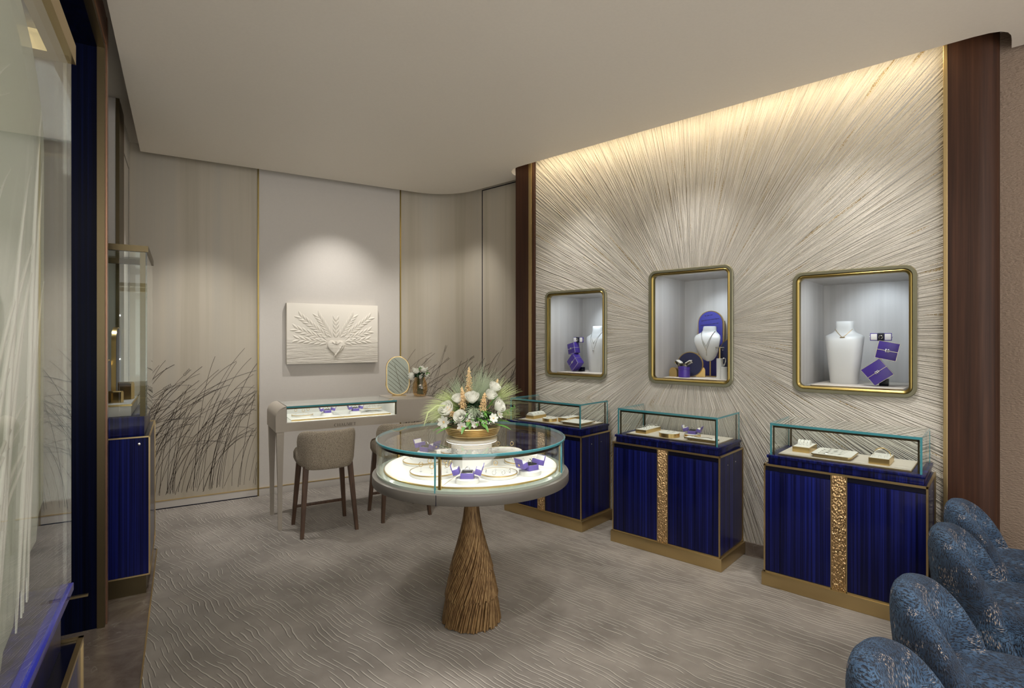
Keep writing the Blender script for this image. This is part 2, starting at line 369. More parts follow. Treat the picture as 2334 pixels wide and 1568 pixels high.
# back wall: plain centre, streaked silk panels left and right with inlaid grass
NB = 5.71
wbk = struct(MB().box(.62, 2.04, NB, NB+.1, 0, 3.2).build('wall_back', 'wall', smooth=False, rz=AB))
# wall path for the curved right-hand panel (world 2d)
q = wb(0, NB).to_2d(); qd = qd.normalized(); r_ = wa(0, 4.10).to_2d(); rd = rd.normalized()
cq = isect(q, qd, r_, rd)
path_r = [wb(2.04, NB).to_2d()] + fillet(cq, qd, rd, .5, 16) + [wa(-3.40, 4.10).to_2d()]
path_l = [wb(-.40, NB).to_2d(), wb(.622, NB).to_2d()]
def plen(path):
    d = [0]
    for a, b in zip(path, path[1:]): d.append(d[-1] + (b-a).length)
    return d
def on_path(path, d, s):
    for i in range(len(path)-1):
        if s <= d[i+1] or i == len(path)-2:
            t = (s-d[i])/(d[i+1]-d[i]); p = path[i].lerp(path[i+1], t); e = (path[i+1]-path[i]).normalized()
            return p, Vector((e.y, -e.x))                       # point, normal towards the room
def wall_strip(path, z0, z1, th, off=0.0):
    m = MB(); rings = []
    for i, p in enumerate(path):
        e = (path[min(i+1, len(path)-1)] - path[max(i-1, 0)]).normalized(); nr = Vector((e.y, -e.x))
        a = p + nr*off; b = p - nr*th
        rings.append([(a.x, a.y, z0), (a.x, a.y, z1), (b.x, b.y, z1), (b.x, b.y, z0)])
    return m.loft(rings)
wl = struct(wall_strip(path_l, 0, 3.2, .1).build('wall_back_left', 'silk', smooth=False))
wr = struct(wall_strip(path_r, 0, 3.2, .1).build('wall_back_right', 'silk', ang=30))
def ear(m, p, dirv, to3):                                       # a wheat ear: short paired strokes
    L = .075
    for k in range(5):
        for sgn in (-1, 1):
            a = p + dirv*(L*k/5); nv = Vector((-dirv.y, dirv.x))
            b = a + dirv*.016 + nv*sgn*.010
            m.tube([to3(a), to3((a+b)/2 + nv*sgn*.002), to3(b)], [.0008, .0022, .0006], 4)
def grass(path, s0, s1, nblade, seed, zbase, lead=.5):
    rnd = random.Random(seed); d = plen(path); m = MB()
    def to3(p):
        q_, nr = on_path(path, d, min(max(p.x, 0), d[-1])); q_ = q_ + nr*.0006; return (q_.x, q_.y, p.y)
    def clipped(pts, r):
        cur = []
        for p in pts + [None]:
            if p is not None and s0 < p.x < s1 and p.y > zbase: cur.append(p)
            else:
                if len(cur) > 2: m.tube([to3(c) for c in cur], r, 4)
                cur = []
    for k in range(nblade):
        b = rnd.uniform(s0 - lead, s1); h = rnd.choice((rnd.uniform(.45, .9), rnd.uniform(.7, 1.1), rnd.uniform(.95, 1.36)))
        lean = rnd.uniform(.10, .42)*h if rnd.random() < .62 else rnd.uniform(.45, .85)*h
        p0 = Vector((b, zbase)); p2 = Vector((b+lean, zbase+h*rnd.uniform(.9, 1.0))); p1 = Vector((b + lean*rnd.uniform(.02, .28), zbase + h*rnd.uniform(.55, .78)))
        pts = [p0*(1-t)**2 + p1*2*t*(1-t) + p2*t*t for t in [i/26 for i in range(27)]]
        clipped(pts, rnd.uniform(.0010, .0018))
        if rnd.random() < .09 and s0+.05 < p2.x < s1-.08: ear(m, p2, (pts[-1]-pts[-3]).normalized(), to3)
        if rnd.random() < .3:                                   # drooping leaf
            i = rnd.randint(12, 20); a = pts[i]; e = a + Vector((rnd.uniform(.15, .4), rnd.uniform(-.02, .12))); c = a + Vector((.06, rnd.uniform(.06, .16)))
            clipped([a*(1-t)**2 + c*2*t*(1-t) + e*t*t for t in [j/12 for j in range(13)]], .0010)
    return m
grass(path_l, .02, plen(path_l)[-1]-.01, 118, 3, .088).build('grass_inlay', 'ink', wl, smooth=False)
grass(path_r, .03, plen(path_r)[-1]-.02, 320, 11, .088).build('grass_inlay', 'ink', wr, smooth=False)
bl = struct(wall_strip(path_l, 0, .072, .02, .008).build('baseboard_left', 'wall', smooth=False))
wall_strip(path_l, .072, .080, .02, .010).build('gold_strip', 'brass', bl, smooth=False)
wall_strip(path_l, .0, .012, .02, .0095).build('shadow_gap', 'night', bl, smooth=False)
bb = struct(MB().box(.622, 2.04, NB-.008, NB+.01, 0, .072).build('baseboard_back', 'wall', smooth=False, rz=AB))
MB().box(.622, 2.04, NB-.010, NB+.01, .072, .080).build('gold_strip', 'brass', bb, smooth=False)
br = struct(wall_strip(path_r, 0, .072, .02, .008).build('baseboard_right', 'wall', smooth=False))
wall_strip(path_r, .072, .080, .02, .010).build('gold_strip', 'brass', br, smooth=False)
for k, u in enumerate((.622, 2.037)):
    struct(MB().box(u-.006, u+.006, NB-.012, NB+.01, 0, 3.2).build('trim_%d' % (2+k), 'oldgold', smooth=False, rz=AB))
# concealed door in the right-hand panel: thin dark reveal
dr = struct(MB().box(-4.147, -4.141, 4.094, 4.11, 0, 3.096).build('door_1', 'night', smooth=False, rz=AA))
MB().box(-4.147, -3.45, 4.094, 4.11, 3.090, 3.098).build('top_reveal', 'night', dr, smooth=False)

# sunburst plaster wall with three openings
DW = 3.93
NICHES = [(-3.142, -2.483, 1.158, 1.940), (-2.092, -1.432, 1.157, 2.040), (-1.042, -.377, 1.157, 1.940)]
m = MB(); INS = .030; xs = -3.262
cuts = [(a+INS, b-INS, c+INS, d_-INS) for a, b, c, d_ in NICHES]
for a, b, c, d_ in cuts:
    m.box(xs, a, DW, DW+.11, 0, 3.2); m.box(a, b, DW, DW+.11, 0, c); m.box(a, b, DW, DW+.11, d_, 3.2); xs = b
m.box(xs, -.255, DW, DW+.11, 0, 3.2)
struct(m.build('wall_right', 'plaster', smooth=False, rz=AA))
struct(MB().box(-3.262, -.255, DW-.012, DW+.02, 0, .085).build('baseboard_plaster', 'stone', smooth=False, rz=AA))
struct(MB().box(-.03, 5.2, 4.05, 4.15, 0, 3.2).build('wall_far_right', 'brownplaster', smooth=False, rz=AA))
# walnut pilasters with gold edges
pl = struct(MB().box(-3.491, -3.262, 3.90, 4.2, 0, 3.2, .004).build('trim_4', 'wood', smooth=False, rz=AA))
MB().box(-3.315, -3.281, 3.885, 3.905, 0, 3.2, .002).build('gold_strip', 'brass', pl, smooth=False)
n = 12
pts = [(-.237, 4.2), (-.237, 3.89)] + [(-.11 + .09*math.sin(PI/2*k/n), 3.98 - .09*math.cos(PI/2*k/n)) for k in range(n+1)] + [(-.02, 4.2)]
pr = struct(MB().prism(pts, 0, 3.2).build('trim_5', 'wood', rz=AA))
MB().box(-.257, -.237, 3.885, 4.0, 0, 3.2, .002).build('gold_strip', 'brass', pr, smooth=False)

# left wall: blue-lined alcove portal, pale return panel with brass edge
al = struct(MB().box(-2.2, -.378, 3.535, 3.60, 0, 3.2).build('wall_left', 'shaded_lacquer', smooth=False, rz=AB))
MB().box(-2.2, -.378, -2.2, 3.535, 3.02, 3.2).build('soffit', 'shaded_lacquer', al, smooth=False)
tr = struct(MB().box(-.378, -.345, 3.525, 3.56, 0, 3.055).build('trim_6', 'bronze', smooth=False, rz=AB))
MB().box(-.378, -.345, -2.2, 3.525, 3.02, 3.055).build('header_strip', 'bronze', tr, smooth=False)
MB().box(-.378, -.338, 3.56, 3.605, 0, 3.2).build('rose_strip', 'rose', tr, smooth=False)
MB().box(-.378, -.340, -2.2, 3.56, 3.055, 3.2).build('upper_strip', 'rose', tr, smooth=False)
struct(MB().box(-2.3, -2.2, -2.2, 5.8, 0, 3.2).build('wall_alcove', 'silk', smooth=False, rz=AB))
pn = struct(MB().box(-2.2, -.385, 4.72, 5.80, 0, 3.2).build('wall_left_return', 'wall', smooth=False, rz=AB))
MB().box(-.40, -.378, 4.714, 5.05, 0, 3.2).build('brass_edge', 'bronze', pn, smooth=False)
MB().box(-.40, -.380, 5.05, 5.10, 0, 3.2).build('rose_edge', 'rose', pn, smooth=False)
MB().box(-.40, -.383, 5.10, 5.58, 2.93, 2.945).build('dark_reveal', 'night', pn, smooth=False)
MB().box(-.40, -.383, 5.565, 5.58, 0, 2.945).build('dark_reveal', 'night', pn, smooth=False)

# ================================================================== LOW CABINETS WITH GLASS CASES
def make_cabinet(label):
    t = thing('display_cabinet', label, 'cabinet', group='blue cabinets along the plaster wall')
    MB().box(-.412, .412, 0, .435, 0, .082, .003).build('plinth', 'brass', t)
    MB().box(-.392, .392, .016, .430, .082, .728).build('carcass', 'lacquer', t, smooth=False)
    for s in (-1, 1):
        x0, x1 = (-.391, -.040) if s < 0 else (.040, .391)
        MB().box(x0, x1, .010, .020, .092, .698, .0015).build('door', 'lacquer', t)
        MB().box(x0, x1, .014, .022, .700, .728).build('door_recess', 'night', t, smooth=False)
    MB().box(-.035, .035, .004, .02, .086, .728, .003).build('hammered_strip', 'hammered', t)
    f = MB()
    for x in (-.400, .391): f.box(x, x+.009, .006, .016, .082, .74)
    for x in (-.0405, .0355): f.box(x, x+.005, .006, .018, .082, .73)
    f.box(-.400, .400, .006, .016, .728, .740); f.box(-.400, .400, .006, .016, .082, .091)
    for x in (-.400, .391):
        f.box(x, x+.009, .016, .432, .728, .740); f.box(x, x+.009, .016, .432, .082, .091); f.box(x, x+.009, .424, .432, .082, .74)
    f.build('brass_frame', 'brass', t, smooth=False)
    MB().box(-.393, .393, .014, .43, .726, .738).build('cabinet_top', 'lacquer', t, smooth=False)
    MB().box(-.380, .380, .026, .428, .738, .775, .002).build('case_base', 'lacquer', t)
    MB().box(-.388, .388, .018, .430, .775, .792, .003).build('case_ledge', 'lacquer', t)
    for x in (.400,):
        for y in (.16, .30):
            MB().lathe([(.0, -.001), (.004, -.001), (.004, .001), (0, .001)], 12, Matrix.Translation((x-.0075, y, .66)) @ Matrix.Rotation(R(90), 4, 'Y')).build('screw_cap', 'steel', t)
    g0, g1, y0, y1, z0, z1 = -.372, .372, .040, .428, .792, .985; th = .008
    for nm, bx in (('front', (g0, g1, y0, y0+th, z0, z1-th)), ('left', (g0, g0+th, y0+th, y1, z0, z1-th)), ('right', (g1-th, g1, y0+th, y1, z0, z1-th)), ('top', (g0, g1, y0, y1, z1-th, z1))):
        MB().box(*bx).build('glass_pane', 'glass', t, smooth=False)
    e = MB(); q_ = .0055
    e.box(g0, g1, y0-.002, y0+.0015, z1-.013, z1+.0005)
    for x in (g0-.0015, g1-.0015): e.box(x, x+.003, y0, y1, z1-.011, z1+.0005)
    for x in (g0-.001, g1-.009): e.box(x, x+.010, y0-.002, y0+.002, z0, z1-.013)
    for x in (g0-.0015, g1-.0015): e.box(x, x+.003, y1-.008, y1+.001, z0, z1)
    e.build('glass_edge', 'edge', t, smooth=False)
    b = MB()
    b.box(g0+.012, g1-.012, y0+.009, y0+.017, z1-.026, z1-.014)
    for x in (g0+.012, g1-.020): b.box(x, x+.008, y0+.009, y0+.017, z0, z1-.016)
    for x in (g0+.012, g1-.020): b.box(x, x+.008, y1-.018, y1-.008, z0, z1-.010)
    b.build('inner_frame', 'bronze', t, smooth=False)
    return t
CAB = [('blue cabinet with glass case nearest the left walnut pilaster, partly behind the round table', -2.838, .0),
       ('blue cabinet with glass case in the middle, under the arched navy board niche', -1.758, .0),
       ('blue cabinet with glass case nearest the blue armchairs', -.690, .0)]
c0 = make_cabinet(CAB[0][0])
CD = 3.482
for i, (lb, u, _) in enumerate(CAB):
    if i == 0: c0.location = wa(u, CD, ZC); c0.rotation_euler = (0, 0, AA)
    else: dup(c0, wa(u, CD, ZC), AA, lb)
ZT = ZC + .792
def slab(name, label, cat, u0, u1, d0, d1, z0, h, mt, ms, group=None, r=.0, base=None):
    """flat block: coloured sides and a white top"""
    cu, cd_ = (u0+u1)/2, (d0+d1)/2; hx, hy = (u1-u0)/2, (d1-d0)/2
    t = thing(name, label, cat, wa(cu, cd_, z0), AA, group)
    zb = 0
    if base:
        MB().box(-hx+base, hx-base, -hy+base, hy-base, 0, .012).build('under_plate', 'brass', t, smooth=False); zb = .012
    if r: MB().prism(rrect(-hx, hx, -hy, hy, r, 4), zb, zb+h-.002).build('body', ms, t)
    else: MB().box(-hx, hx, -hy, hy, zb, zb+h-.002).build('body', ms, t, smooth=False)
    if r: MB().prism(rrect(-hx+.003, hx-.003, -hy+.003, hy-.003, r*.8, 4), zb+h-.002, zb+h).build('top_pad', mt, t)
    else: MB().box(-hx+.003, hx-.003, -hy+.003, hy-.003, zb+h-.002, zb+h).build('top_pad', mt, t, smooth=False)
    return t
def disc(name, label, cat, loc, r, h, mt, ms, group=None, rz=0):
    t = thing(name, label, cat, loc, rz, group)
    MB().lathe([(r, 0), (r, h-.002)], 48).build('rim', ms, t)
    MB().lathe([(r-.002, h-.002), (r-.003, h)], 48).build('top_pad', mt, t)
    return t
# ---- jewels
def ring_mesh(r=.010, w=.0012, stone=True):
    m = MB(); m.tube([(r*math.cos(2*PI*i/20), 0, r+w+r*math.sin(2*PI*i/20)) for i in range(20)], w, 6, True)
    if stone: m.ball((0, 0, 2*r+w*2.4), (.004, .004, .003), 8, 6)
    return m
def small(name, label, cat, mb, mat, loc, rz=0, group=None):
    return tag(mb.build(name, mat, loc=loc, rz=rz), label, cat, group)
def make_ring_stand(label, group):
    t = thing('ring_stand', label, 'ring stand', group=group)
    MB().lathe([(.006, 0), (.006, .001), (.0016, .004), (.0012, .026)], 14).build('stem', 'acrylic', t)
    m = MB(); m.tube([(.0095*math.cos(2*PI*i/20), 0, .036+.0105*math.sin(2*PI*i/20)) for i in range(20)], .0016, 6, True); m.build('ring', 'gold', t)
    MB().ball((0, -.001, .048), .0032, 8, 6).build('gem', 'steel', t)
    return t
def bangle(m, c, r, w, ang=0):
    m.tube([(c[0] + r*math.cos(PI*i/14)*math.cos(ang), c[1] + r*math.cos(PI*i/14)*math.sin(ang), c[2] + r*math.sin(PI*i/14)) for i in range(15)], w, 6)

u = -2.838
slab('display_tray', 'long pale tray lining the case nearest the left pilaster', 'tray', u-.31, u+.345, 3.552, 3.89, ZT, .010, 'cream', 'brass')
slab('jewellery_block', 'gold sided block with four white ridges in the case nearest the left pilaster', 'jewellery block', u-.285, u-.195, 3.625, 3.80, ZT+.010, .030, 'white', 'gold')
t = thing('bracelet_roll', 'white padded roll of ridges on gold block in case nearest the left pilaster', 'jewellery roll', wa(u-.24, 3.7125, ZT+.040), AA)
for k in range(4):
    m = MB(); y = -.066 + k*.044
    m.loft([[(.038*math.cos(PI*i/12)*1.0, y+dy, .026*math.sin(PI*i/12)*s_) for i in range(13)] for dy, s_ in ((-.018, .80), (-.012, 1), (.012, 1), (.018, .80))]); m.build('ridge', 'white', t)
disc('jewellery_disc', 'round gold sided disc with white top in the case nearest the left pilaster', 'jewellery disc', wa(u-.03, 3.64, ZT+.010), .062, .028, 'white', 'gold', rz=AA)
for k in (-.02, .02):
    small('ring', 'tiny ring lying on the round disc nearest the left pilaster', 'ring', MB().tube([(.008*math.cos(2*PI*i/16), .008*math.sin(2*PI*i/16), .0015) for i in range(16)], .0015, 6, True), 'steel', wa(u-.03+k, 3.63, ZT+.038), AA, 'rings on the left gold disc')
slab('jewellery_block', 'long gold sided block carrying a sprig brooch in the case nearest the left pilaster', 'jewellery block', u+.045, u+.135, 3.66, 3.86, ZT+.010, .036, 'white', 'gold')
m = MB()
for k in range(9):
    a = R(20+k*17); L = .03+.012*(k % 2); m.tube([(0, 0, 0), (L*.6*math.cos(a), 0, L*.7*math.sin(a)), (L*math.cos(a), 0, L*math.sin(a)+.004)], .0008, 4); m.ball((L*math.cos(a), 0, L*math.sin(a)+.005), .0032, 6, 4)
small('brooch', 'sparkling sprig brooch standing on the long gold block', 'brooch', m, 'steel', wa(u+.09, 3.75, ZT+.046), AA)
slab('display_plate', 'square white plate on brass underplate at right of the case nearest the left pilaster', 'display plate', u+.125, u+.335, 3.572, 3.78, ZT+.010, .010, 'white', 'brass', base=.02)
for k, (dx, dy) in enumerate(((.02, .02), (.10, .12))):
    small('ring', 'small ring standing on the square white plate nearest the left pilaster', 'ring', ring_mesh(.008), 'steel', wa(u+.165+dx, 3.60+dy, ZT+.032), AA+.4, 'rings on the left white plate')

u = -1.758
slab('display_tray', 'long pale tray lining the middle glass case', 'tray', u-.32, u+.345, 3.552, 3.88, ZT, .010, 'cream', 'brass')
slab('jewellery_block', 'gold sided slanted block with rows of rings in the middle case', 'jewellery block', u-.275, u-.190, 3.61, 3.84, ZT+.010, .028, 'white', 'gold')
for k in range(5):
    for j in range(2):
        small('ring', 'ring slotted in the gold sided block of the middle case', 'ring', ring_mesh(.009), 'steel', wa(u-.252+j*.040, 3.64+k*.042, ZT+.036), AA+.2, 'rings in the middle gold block')
disc('jewellery_disc', 'round gold sided disc with white top at left of the middle case', 'jewellery disc', wa(u-.02, 3.635, ZT+.010), .072, .030, 'white', 'gold', rz=AA)
for k in (-.018, .024):
    small('earring', 'pale earring lying on the round disc of the middle case', 'earring', MB().tube([(0, 0, .002), (.010, .008, .006), (.016, .022, .003)], [.001, .003, .001], 6), 'steel', wa(u-.02+k, 3.63, ZT+.040), AA, 'earrings on the middle gold disc')
disc('jewellery_disc', 'small gold disc carrying an open violet box in the middle case', 'jewellery disc', wa(u+.115, 3.72, ZT+.010), .056, .024, 'white', 'gold', rz=AA)
slab('display_plate', 'square white plate on brass underplate at right of the middle case', 'display plate', u+.12, u+.335, 3.572, 3.64+.005, ZT+.010, .010, 'white', 'brass', base=.02)
small('bracelet', 'fine bracelet lying across the square plate of the middle case', 'bracelet', MB().tube([(-.07+.014*i, .012*math.sin(i*1.1), .003) for i in range(11)], .0022, 6), 'steel', wa(u+.23, 3.612, ZT+.032), AA+.2)

u = -.690
slab('display_tray', 'long cream tray lining the case nearest the armchairs', 'tray', u-.335, u+.325, 3.545, 3.85, ZT, .010, 'cream', 'brass')
slab('jewellery_block', 'square gold sided block with bracelet roll in the case nearest the armchairs', 'jewellery block', u-.285, u-.190, 3.66, 3.84, ZT+.010, .034, 'white', 'gold')
t = thing('bracelet_roll', 'white roll wearing three bangles on the gold block nearest the armchairs', 'jewellery roll', wa(u-.24, 3.76, ZT+.044), AA)
MB().loft([[(x_, .028*math.cos(PI*i/12), .030*math.sin(PI*i/12)) for i in range(13)] for x_ in (-.034, .034)]).build('cushion', 'white', t)
for x_ in (-.018, .002, .022):
    m = MB(); bangle(m, (x_, 0, .0), .0315, .0018, PI/2); m.build('bangle', 'steel', t)
slab('display_plate', 'white plate with rounded corners on brass underplate in the case nearest the armchairs', 'display plate', u-.165, u+.045, 3.572, 3.80, ZT+.010, .010, 'white', 'brass', base=.016, r=.02)
for k in range(4):
    small('necklace', 'thin leafy chain lying on the rounded white plate', 'necklace', MB().tube([(-.07+.012*i, .010*math.sin(i*1.3+k), .002) for i in range(12)], [.0008+.002*(i % 3 == 0) for i in range(12)], 5), 'steel', wa(u-.06, 3.61+.046*k, ZT+.032), AA+.35, 'chains on the rounded plate')
slab('jewellery_block', 'square gold sided block with a hoop at right of the case nearest the armchairs', 'jewellery block', u+.125, u+.222, 3.59, 3.76, ZT+.010, .036, 'white', 'gold')
m = MB(); bangle(m, (0, 0, 0), .040, .0022); small('bangle', 'slim gold bangle arching over the right gold block', 'bangle', m, 'gold', wa(u+.174, 3.70, ZT+.046), AA)
m = MB(); bangle(m, (0, 0, 0), .034, .0022); small('bangle', 'slim white bangle arching in front of the gold one on the right block', 'bangle', m, 'steel', wa(u+.170, 3.675, ZT+.046), AA)
for k in range(3):
    small('ring', 'small half hoop set at the front of the right gold block', 'ring', ring_mesh(.006, .001, False), 'steel', wa(u+.145+k*.028, 3.625, ZT+.042), AA, 'half hoops on the right gold block')

# ---- boxes in violet leather
def make_open_box(label, group=None, s=1.0):
    t = thing('ring_box', label, 'ring box', group=group)
    m = MB(); m.box(-.029*s, .029*s, -.029*s, .029*s, 0, .024*s, .002); m.build('base', 'lilac', t)
    MB().box(-.026*s, .026*s, -.026*s, .026*s, .024*s, .027*s, .001).build('silver_rim', 'steel', t)
    MB().box(-.023*s, .023*s, -.023*s, .023*s, .0265*s, .030*s, .001).build('cushion', 'black', t)
    r = MB(); r.tube([(.010*s*math.cos(2*PI*i/20), 0, .036*s+.010*s*math.sin(2*PI*i/20)) for i in range(20)], .0014*s, 6, True); r.ball((0, 0, .0485*s), .0042*s, 8, 6); r.build('ring', 'steel', t)
    for sg in (-1, 1):
        mt = Matrix.Translation((sg*.031*s, 0, .022*s)) @ Matrix.Rotation(sg*R(18), 4, 'Y')
        x0, x1 = (0, .030*s) if sg > 0 else (-.030*s, 0)
        lid = MB().box(x0, x1, -.029*s, .029*s, 0, .024*s, .002, mt).build('lid', 'lilac', t)
        lin = MB()
        xi = (x0+.003*s, x1-.003*s)
        lin.box(xi[0], xi[1], -.026*s, .026*s, .024*s, .0265*s, .001, mt)
        lin.box(xi[0] if sg < 0 else x1-.006*s, x0+.006*s if sg < 0 else xi[1], -.026*s, .026*s, .026*s, .046*s, .001, mt)
        lin.build('lining', 'white', lid)
        lip = MB().box((x1-.004*s) if sg > 0 else x0, x1 if sg > 0 else (x0+.004*s), -.029*s, .029*s, .024*s, .048*s, .001, mt); lip.build('flap', 'lilac', lid)
        MB().box(x1-.001 if sg > 0 else x0-.001, x1+.001 if sg > 0 else x0+.001, -.005*s, .005*s, .012*s, .022*s, 0, mt).build('clasp', 'gold', lid, smooth=False)
    return t
def place(t, loc, rz): t.location = loc; t.rotation_euler = (0, 0, rz); return t
BX = 'open violet ring boxes'
bx0 = place(make_open_box('open violet ring box on the small gold disc in the middle case', BX, .95), wa(-1.758+.115, 3.72, ZT+.034), AA+.15)

# ================================================================== WALL NICHES
NL = ['bronze framed wall niche nearest the left walnut pilaster, with a bust at right', 'tallest bronze framed wall niche in the middle, with arched navy board', 'widest looking bronze framed wall niche at right, with white bust at left']
SB = []
for (a, b, c, d_), lb, dep in zip(NICHES, NL, (4.47, 4.50, 4.60)):
    hx, hz = (b-a)/2, (d_-c)/2
    t = thing('display_niche', lb, 'wall niche', wa((a+b)/2, DW, (c+d_)/2), AA, 'niches in the plaster wall')
    dp = dep - DW
    def ring(x, z, r, y): return [(p[0], y, p[1]) for p in rrect(-x, x, -z, z, r, 8)]
    MB().loft([ring(hx, hz, .062, -.002), ring(hx, hz, .062, -.014), ring(hx-.004, hz-.004, .058, -.018), ring(hx-.020, hz-.020, .046, -.018), ring(hx-.022, hz-.022, .044, -.010), ring(hx-.022, hz-.022, .044, .02), ring(hx-.010, hz-.010, .05, .02)], loop=True, caps=False).build('outer_frame', 'sage', t, ang=30)
    MB().loft([ring(hx-.0225, hz-.0225, .044, -.004), ring(hx-.0225, hz-.0225, .044, -.012), ring(hx-.030, hz-.030, .036, -.016), ring(hx-.040, hz-.040, .030, -.010), ring(hx-.043, hz-.043, .028, .018), ring(hx-.0225, hz-.0225, .04, .018)], loop=True, caps=False).build('inner_frame', 'oldgold', t, ang=30)
    MB().loft([ring(hx-.043, hz-.043, .028, .004), ring(hx-.043, hz-.043, .028, .010)], caps=True).build('glass_pane', 'antiglare', t, smooth=False)
    i_ = .0345; th_ = .0042
    MB().box(-hx+i_, hx-i_, dp, dp+.02, -hz+i_, hz-i_).build('back_panel', 'niche', t, smooth=False)
    MB().box(-hx+i_-th_, -hx+i_, .0185, dp+.02, -hz+i_, hz-i_).build('side_panel', 'niche', t, smooth=False)
    MB().box(hx-i_, hx-i_+th_, .0185, dp+.02, -hz+i_, hz-i_).build('side_panel', 'niche', t, smooth=False)
    MB().box(-hx+i_-th_, hx-i_+th_, .0185, dp+.02, hz-i_, hz-i_+th_).build('top_panel', 'niche', t, smooth=False)
    MB().box(-hx+i_-th_, hx-i_+th_, .0185, dp+.02, -hz+i_-th_, -hz+i_).build('floor_panel', 'niche', t, smooth=False)
    bl_ = MB().box(-hx+.09, hx-.075, .055, dp-.02, -hz+i_, -hz+i_+.012, .001).build('shelf_board', 'cream', t)
    MB().box(-hx+.089, hx-.074, .054, .060, -hz+i_, -hz+i_+.010).build('brass_edge', 'brass', bl_, smooth=False)
    lamp('niche_lamp', 'AREA', wa((a+b)/2+.03, 4.00, d_-.037), 2.0, (.80, .90, 1), wa((a+b)/2+.05, 4.25, c), .30, size_y=.03)
    lamp('niche_spot', 'SPOT', wa((a+b)/2+.04, 4.06, d_-.05), 9, (.80, .90, 1), wa((a+b)/2+.06, dep, c+.42), .012, 70, .9)
    SB.append(c + i_ + .012)

BPROF = [(0, .34, .62), (.02, .35, .66), (.30, .405, .86), (.52, .445, 1.0), (.68, .475, .98), (.74, .485, .86), (.765, .475, .74), (.785, .42, .66), (.805, .345, .60), (.83, .285, .56), (.86, .245, .54), (.91, .228, .53), (.985, .235, .52), (1.0, .222, .48)]
BH, BW, BD = .42, .235, .075
def bust_torso(m):
    rings = []
    for z, hw, dd in BPROF:
        rings.append([(BW*hw*math.copysign(abs(math.cos(2*PI*i/36))**.75, math.cos(2*PI*i/36)), BD*dd*math.copysign(abs(math.sin(2*PI*i/36))**.8, math.sin(2*PI*i/36)) + .02*z - .012, z*BH) for i in range(36)])
    return m.loft(rings)
def torso_y(x, z):                                              # front surface of the torso
    zz = z/BH
    for (a, wa_, da), (b, wb2, db) in zip(BPROF, BPROF[1:]):
        if zz <= b:
            t_ = (zz-a)/(b-a); w_, d2 = lerp(wa_, wb2, t_)*BW, lerp(da, db, t_)*BD
            q_ = min(.999, abs(x)/w_); return -d2*max(0, 1-q_**(2/.75))**.4 + .02*zz - .012
    return 0
LPROF = [(0.0, .012, .0), (.012, .040, -.004), (.04, .066, -.012), (.08, .084, -.022), (.12, .096, -.032), (.155, .105, -.036), (.185, .106, -.03), (.205, .098, -.018), (.220, .078, .0), (.232, .060, .012), (.245, .053, .018), (.268, .050, .022), (.278, .046, .024)]
def leaf_d(z): return .020+.03*(z > .2)*min(1, (z-.2)/.06)
def leaf_y(x, z):
    zz = z - .125
    for (a, wa_, ya), (b, wb2, yb) in zip(LPROF, LPROF[1:]):
        if zz <= b:
            t_ = max(0, (zz-a)/(b-a)); w_, y_ = lerp(wa_, wb2, t_), lerp(ya, yb, t_)
            return y_ - leaf_d(zz)*max(0, 1-min(1, abs(x)/w_)**2)**.5
    return 0
def necklace(m, zt, zb_, w, fn, pend=.006, n=36, r=.0013):
    pts = []
    for k in range(n+1):
        t = k/n*2-1; x = w*t; z = zb_ + (zt-zb_)*abs(t)**1.2
        pts.append((x, fn(x, z)-.0015, z))
    m.tube(pts, r, 5)
    if pend: m.ball((0, fn(0, zb_)-.003, zb_-pend*.6), pend, 8, 6)
    return m
def cube_box(name, label, s, loc, roty, rz, group):
    """closed violet box standing on one corner, seen front on"""
    t = thing(name, label, 'jewellery box', loc, 0, group); t.rotation_euler = (Matrix.Rotation(AA+rz, 4, 'Z') @ Matrix.Rotation(roty, 4, 'Y')).to_euler()
    h = s/2
    MB().box(-h, h, -h*.62, h*.62, -h, h, .003).build('body', 'violet', t)
    MB().box(-h-.0008, h+.0008, -h*.62-.0008, h*.62+.0008, -.0015, .0015).build('silver_seam', 'steel', t, smooth=False)
    e = MB()
    for z in (-h, h-.0018): e.box(-h-.0005, h+.0005, -h*.62-.0006, -h*.62+.002, z, z+.0018)
    for x in (-h-.0005, h-.0015): e.box(x, x+.002, -h*.62-.0006, -h*.62+.002, -h, h)
    e.build('silver_edge', 'steel', t, smooth=False)
    k = MB()
    for x, z in ((-.006, .004), (.006, .004), (-.006, -.004), (.006, -.004)): k.tube([(x+.005*math.cos(2*PI*i/12), -h*.62-.003, z+.004*math.sin(2*PI*i/12)) for i in range(12)], .0016, 5, True)
    k.ball((0, -h*.62-.004, 0), .004, 8, 6); k.build('clasp', 'steel', t)
    return t
def open_case(label, loc, rz, sc_=1.0):
    """open ring case shown on edge: two white wings beside a dark ring slot"""
    t = thing('ring_box', label, 'ring box', loc, AA+rz, BX)
    s = sc_
    for sg in (-1, 1):
        f = MB().box(sg*.040*s-.022*s, sg*.040*s+.022*s, -.006, .006, -.026*s, .026*s, .002).build('lid', 'violet', t)
        MB().box(sg*.040*s-.018*s, sg*.040*s+.018*s, -.0075, -.0055, -.021*s, .021*s, .001).build('lining', 'white', f)
        MB().ball((sg*.064*s, -.004, 0), .004, 8, 6).build('clasp', 'steel', f)
    MB().box(-.020*s, .020*s, -.012, .016, -.027*s, .027*s, .002).build('base', 'navy', t)
    MB().box(-.017*s, .017*s, -.0135, -.011, -.023*s, .023*s, .001).build('cushion', 'black', t)
    m = MB(); m.tube([(.010*s*math.cos(2*PI*i/16), -.018, .010*s*math.sin(2*PI*i/16)-.002) for i in range(16)], .0014, 6, True); m.box(-.008*s, .008*s, -.022, -.014, .006*s, .012*s, .001); m.build('ring', 'steel', t)
    return t
